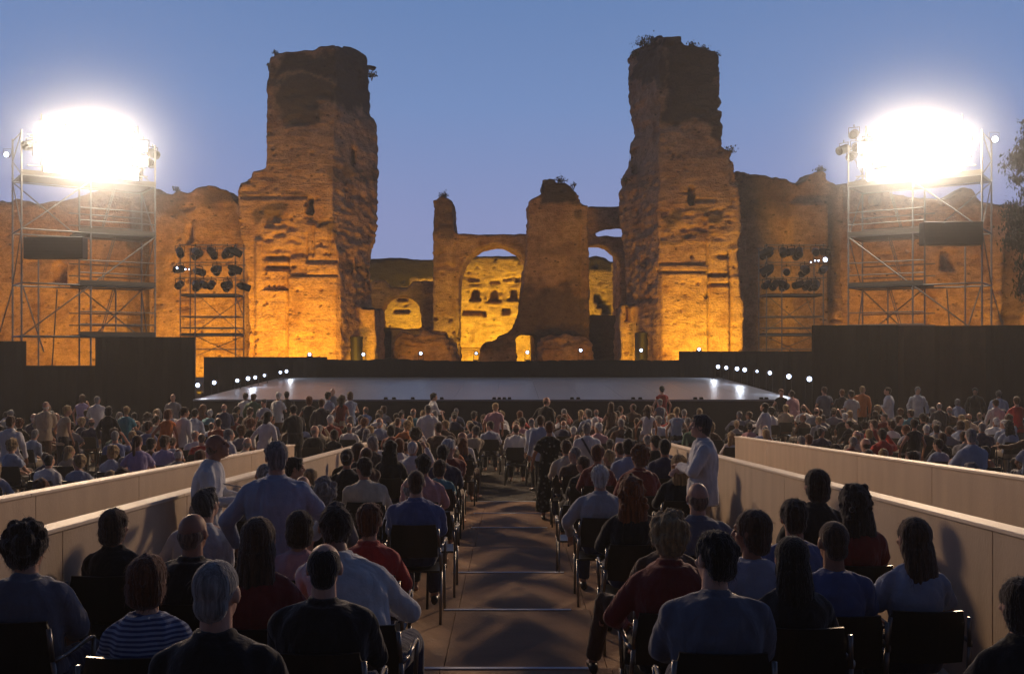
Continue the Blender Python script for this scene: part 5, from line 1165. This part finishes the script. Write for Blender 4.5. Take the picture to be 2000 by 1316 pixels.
STAND = [  # px, crown py, distance (ground), description
 (20,812,19.4,dict(hc='brown',hair='short',tc='white',fem=False,tk='shirt',vi=0,rz=0,label='brown-haired man in white shirt standing at the left edge of the photo')),
 (122,792,23.4,dict(hc='blond',hair='short',tc='beige',fem=True,tk='vest',vi=3,rz=-30,label='blond woman in beige top standing in the left stand')),
 (160,770,30.0,dict(hc='brown',hair='bob',tc='lilac',fem=True,tk='vest',vi=5,rz=0,label='woman in lilac with raised arm, standing far back on the left')),
 (190,773,28.6,dict(hc='grey',hair='crop',tc='white',fem=False,tk='shirt',vi=1,rz=10,label='cropped grey-haired man in white standing far back on the left')),
 (212,793,24.0,dict(hc='black',hair='bob',tc='black',fem=True,tk='shirt',vi=0,rz=0,label='dark-haired woman in black standing left of the one in teal')),
 (246,793,24.6,dict(hc='blond',hair='short',tc='teal',fem=True,tk='tee',vi=2,rz=0,label='blond person in teal standing in the left stand')),
 (322,799,22.6,dict(hc='auburn',hair='bob',tc='orange',fem=True,tk='dress',vi=3,rz=10,label='woman in orange dress standing in the left stand')),
 (338,769,31.0,dict(hc='grey',hair='bald',tc='grey',fem=False,tk='tee',vi=0,rz=180,label='bald man in grey facing the camera far back on the left')),
 (352,795,22.9,dict(hc='dark brown',hair='short',tc='white',fem=False,tk='shirt',vi=3,rz=-20,label='man in white shirt standing beside the woman in orange dress')),
 (375,798,23.5,dict(hc='black',hair='short',tc='pale blue',fem=False,tk='shirt',vi=4,rz=-10,label='man in pale blue bending his head beside the man in white shirt')),
 (480,767,31.2,dict(hc='dark brown',hair='short',tc='white',fem=False,tk='shirt',vi=1,rz=20,label='man in white shirt standing before the left end of the stage')),
 (495,768,30.2,dict(hc='brown',hair='short',tc='green',fem=False,tk='jacket',vi=0,rz=0,label='man in dark green standing before the left end of the stage')),
 (516,779,28.4,dict(hc='dark grey',hair='short',tc='light grey',fem=False,tk='tee',vi=0,rz=160,label='person in light grey facing back before the left end of the stage')),
 (516,803,21.6,dict(hc='black',hair='long',tc='white',fem=True,tk='shirt',vi=3,rz=-10,label='woman with long black hair in white blouse at the end of the outer left wall')),
 (543,765,30.8,dict(hc='white',hair='short',tc='white',fem=True,tk='tee',vi=2,rz=-20,label='white-haired woman in white standing before the stage')),
 (560,764,31.2,dict(hc='black',hair='short',tc='black',fem=False,tk='jacket',vi=0,rz=10,label='man in black right of the white-haired woman before the stage')),
 (577,790,23.4,dict(hc='black',hair='short',tc='black',fem=False,tk='jacket',vi=4,rz=30,label='man in black jacket bending forward beyond the left walls')),
 (604,773,27.4,dict(hc='auburn',hair='bob',tc='black',fem=True,tk='dress',vi=0,rz=0,label='woman in long black dress standing left of the group')),
 (628,779,26.6,dict(hc='brown',hair='short',tc='charcoal',fem=False,tk='jacket',vi=0,rz=0,label='man in charcoal jacket in the group left of the centre')),
 (640,765,30.0,dict(hc='black',hair='short',tc='pale blue',fem=False,tk='shirt',vi=0,rz=-30,label='man in pale blue in the group left of the centre')),
 (650,758,32.6,dict(hc='grey',hair='bald',tc='grey',fem=False,tk='shirt',vi=0,rz=180,label='bald man facing the camera in the group left of the centre')),
 (663,772,28.5,dict(hc='dark brown',hair='wavy',tc='dark red',fem=True,tk='vest',vi=3,rz=0,label='woman in dark red in the group left of the centre')),
 (683,764,29.6,dict(hc='brown',hair='bob',tc='pale blue',fem=True,tk='vest',vi=2,rz=10,label='woman in pale blue top standing right of the group')),
 (846,767,29.6,dict(hc='black',hair='short',tc='white',fem=False,tk='shirt',vi=1,rz=-70,label='man in white shirt standing alone before the centre of the stage')),
 (1293,753,33.0,dict(hc='black',hair='bun',tc='red',fem=True,tk='dress',vi=0,rz=10,label='woman in red dress standing at the stage front, right of centre')),
 (1192,785,26.5,dict(hc='brown',hair='long',tc='brown',fem=True,tk='vest',vi=3,rz=20,label='woman with long brown hair standing in the centre seats')),
 (1262,792,25.0,dict(hc='brown',hair='wavy',tc='white',fem=True,tk='vest',vi=3,rz=0,label='woman with wavy brown hair in white standing before the right walls')),
 (1322,795,24.5,dict(hc='blond',hair='short',tc='pale blue',fem=True,tk='vest',vi=0,rz=-10,label='fair woman in pale blue back standing before the right walls')),
 (1494,786,25.4,dict(hc='black',hair='long',tc='white',fem=True,tk='shirt',vi=2,rz=40,label='woman with long black hair in white behind the outer right wall')),
 (1526,759,32.6,dict(hc='auburn',hair='short',tc='black',fem=True,tk='vest',vi=0,rz=160,label='auburn-haired woman in black at the right end of the stage')),
 (1553,762,32.2,dict(hc='dark brown',hair='short',tc='pink',fem=False,tk='tee',vi=4,rz=30,label='dark-haired person in pink at the right end of the stage')),
 (1610,755,33.2,dict(hc='brown',hair='short',tc='grey-blue',fem=False,tk='tee',vi=5,rz=10,label='man in grey-blue with raised hand before the right screen')),
 (1645,760,32.4,dict(hc='dark red' if False else 'auburn',hair='short',tc='charcoal',fem=False,tk='shirt',vi=0,rz=0,label='man in charcoal before the right screen, left of the orange one')),
 (1680,753,32.6,dict(hc='blond',hair='crop',tc='orange',fem=False,tk='shirt',vi=3,rz=-20,label='fair-haired man in orange before the right screen')),
 (1663,762,30.8,dict(hc='black',hair='short',tc='light grey',fem=False,tk='tee',vi=0,rz=20,label='dark-haired man in light grey beside the man in orange')),
 (1735,756,32.2,dict(hc='dark brown',hair='short',tc='white',fem=False,tk='jacket',vi=2,rz=60,label='man in white with dark sleeves before the right screen')),
 (1792,755,32.6,dict(hc='grey',hair='short',tc='white',fem=False,tk='jacket',vi=0,rz=175,label='grey-haired man in white jacket facing the camera before the right screen')),
 (1905,757,33.4,dict(hc='black',hair='short',tc='black',fem=False,tk='jacket',vi=0,rz=150,label='shadowy figure in black before the far right screen')),
 (1950,762,31.0,dict(hc='dark grey',hair='short',tc='pale blue',fem=False,tk='shirt',vi=4,rz=-30,label='man in pale blue bending forward near the right edge')),
 (1945,779,27.6,dict(hc='dark brown',hair='short',tc='light grey',fem=False,tk='shirt',vi=0,rz=0,label='man in light grey standing near the right edge')),
 (1986,774,26.8,dict(hc='brown',hair='short',tc='red',fem=True,tk='tee',vi=0,rz=-10,label='person in red standing at the right edge')),
]
for px, py, d, f in STAND:
    x = X(px, d); h = Z(py, d); crowd_person(x, d, 'stand', '', f, s=min(max(h/1.742, .92), 1.10)); occ.append((x, d))
# seats: left stand, centre, right stand
cnt = 0; NCH = 0; NOST = False
def block(name, rows, xs_of, prob, edge):
    global cnt, NCH
    for ri, y in enumerate(rows):
        xs = xs_of(y); k = 0
        for x in xs:
            xx = x+rc.uniform(-.13, .13); yy = y+rc.uniform(-.16, .16); px = 1000+xx*F/yy
            if px < -25 or px > 2025: continue
            k += 1
            if rc.random() > prob(xx, yy) or not free(xx, yy, .5): continue
            wh = name+', '+ORD[len(rows)-1-ri]+' row from the stage, '+NTH[min(k-1, 21)]+' from '+edge
            if rc.random() < .045 and not NOST: crowd_person(xx, yy, 'stand', wh+', standing'); occ.append((xx, yy)); continue
            crowd_person(xx, yy, 'sit', wh, z=floor_z(xx, yy)); cnt += 1; occ.append((xx, yy))
            if NCH < 290:
                chair(xx, yy-.02, floor_z(xx, yy), rc.uniform(-.05,.05), False, 'black chair '+wh); NCH += 1
rowsL = [13.6+1.06*i for i in range(17)]; rowsL = rowsL[::-1]
rowsL.sort()
block('left stand', rowsL, lambda y: [-5.3-.60*i for i in range(20)], lambda x, y: .55 if y < 20 else (.58 if y < 27 else .48), 'aisle')
block('right stand', [13.0+1.1*i for i in range(17)], lambda y: [5.9+.60*i for i in range(20)], lambda x, y: .55 if y < 20 else (.58 if y < 27 else .48), 'aisle')
block('centre stalls', [22.4+1.05*i for i in range(9)], lambda y: [-4.6+.60*i for i in range(17)], lambda x, y: .60, 'left')
NOST = True
block('left aisle block', [9.9+1.0*i for i in range(11)], lambda y: [-.92, -1.47, -2.02, -2.5], lambda x, y: .62 if y > 12 else .45, 'aisle')
block('right aisle block', [10.9+1.0*i for i in range(10)], lambda y: [.90, 1.45, 2.0, 2.6], lambda x, y: (.62 if y > 13 else .35) if x < 1.8 else (.45 if y > 15 else 0), 'aisle')
print('CROWD', cnt, 'chairs', NCH)
# ------------------------------------------------------------------ evening haze
HAZE = .0011
if HAZE:
    bm = bmesh.new(); box(bm, -60, 60, -6, 104, -1.6, 36)
    m = bpy.data.materials.new('haze'); m.use_nodes = True; t = m.node_tree
    t.nodes.remove(t.nodes['Principled BSDF']); v = t.nodes.new('ShaderNodeVolumePrincipled'); v.inputs['Density'].default_value = HAZE; v.inputs['Color'].default_value = (.95,.95,.97,1); v.inputs['Anisotropy'].default_value = .45
    t.links.new(v.outputs[0], t.nodes['Material Output'].inputs['Volume'])
    obj('haze', bm, m, kind='stuff')
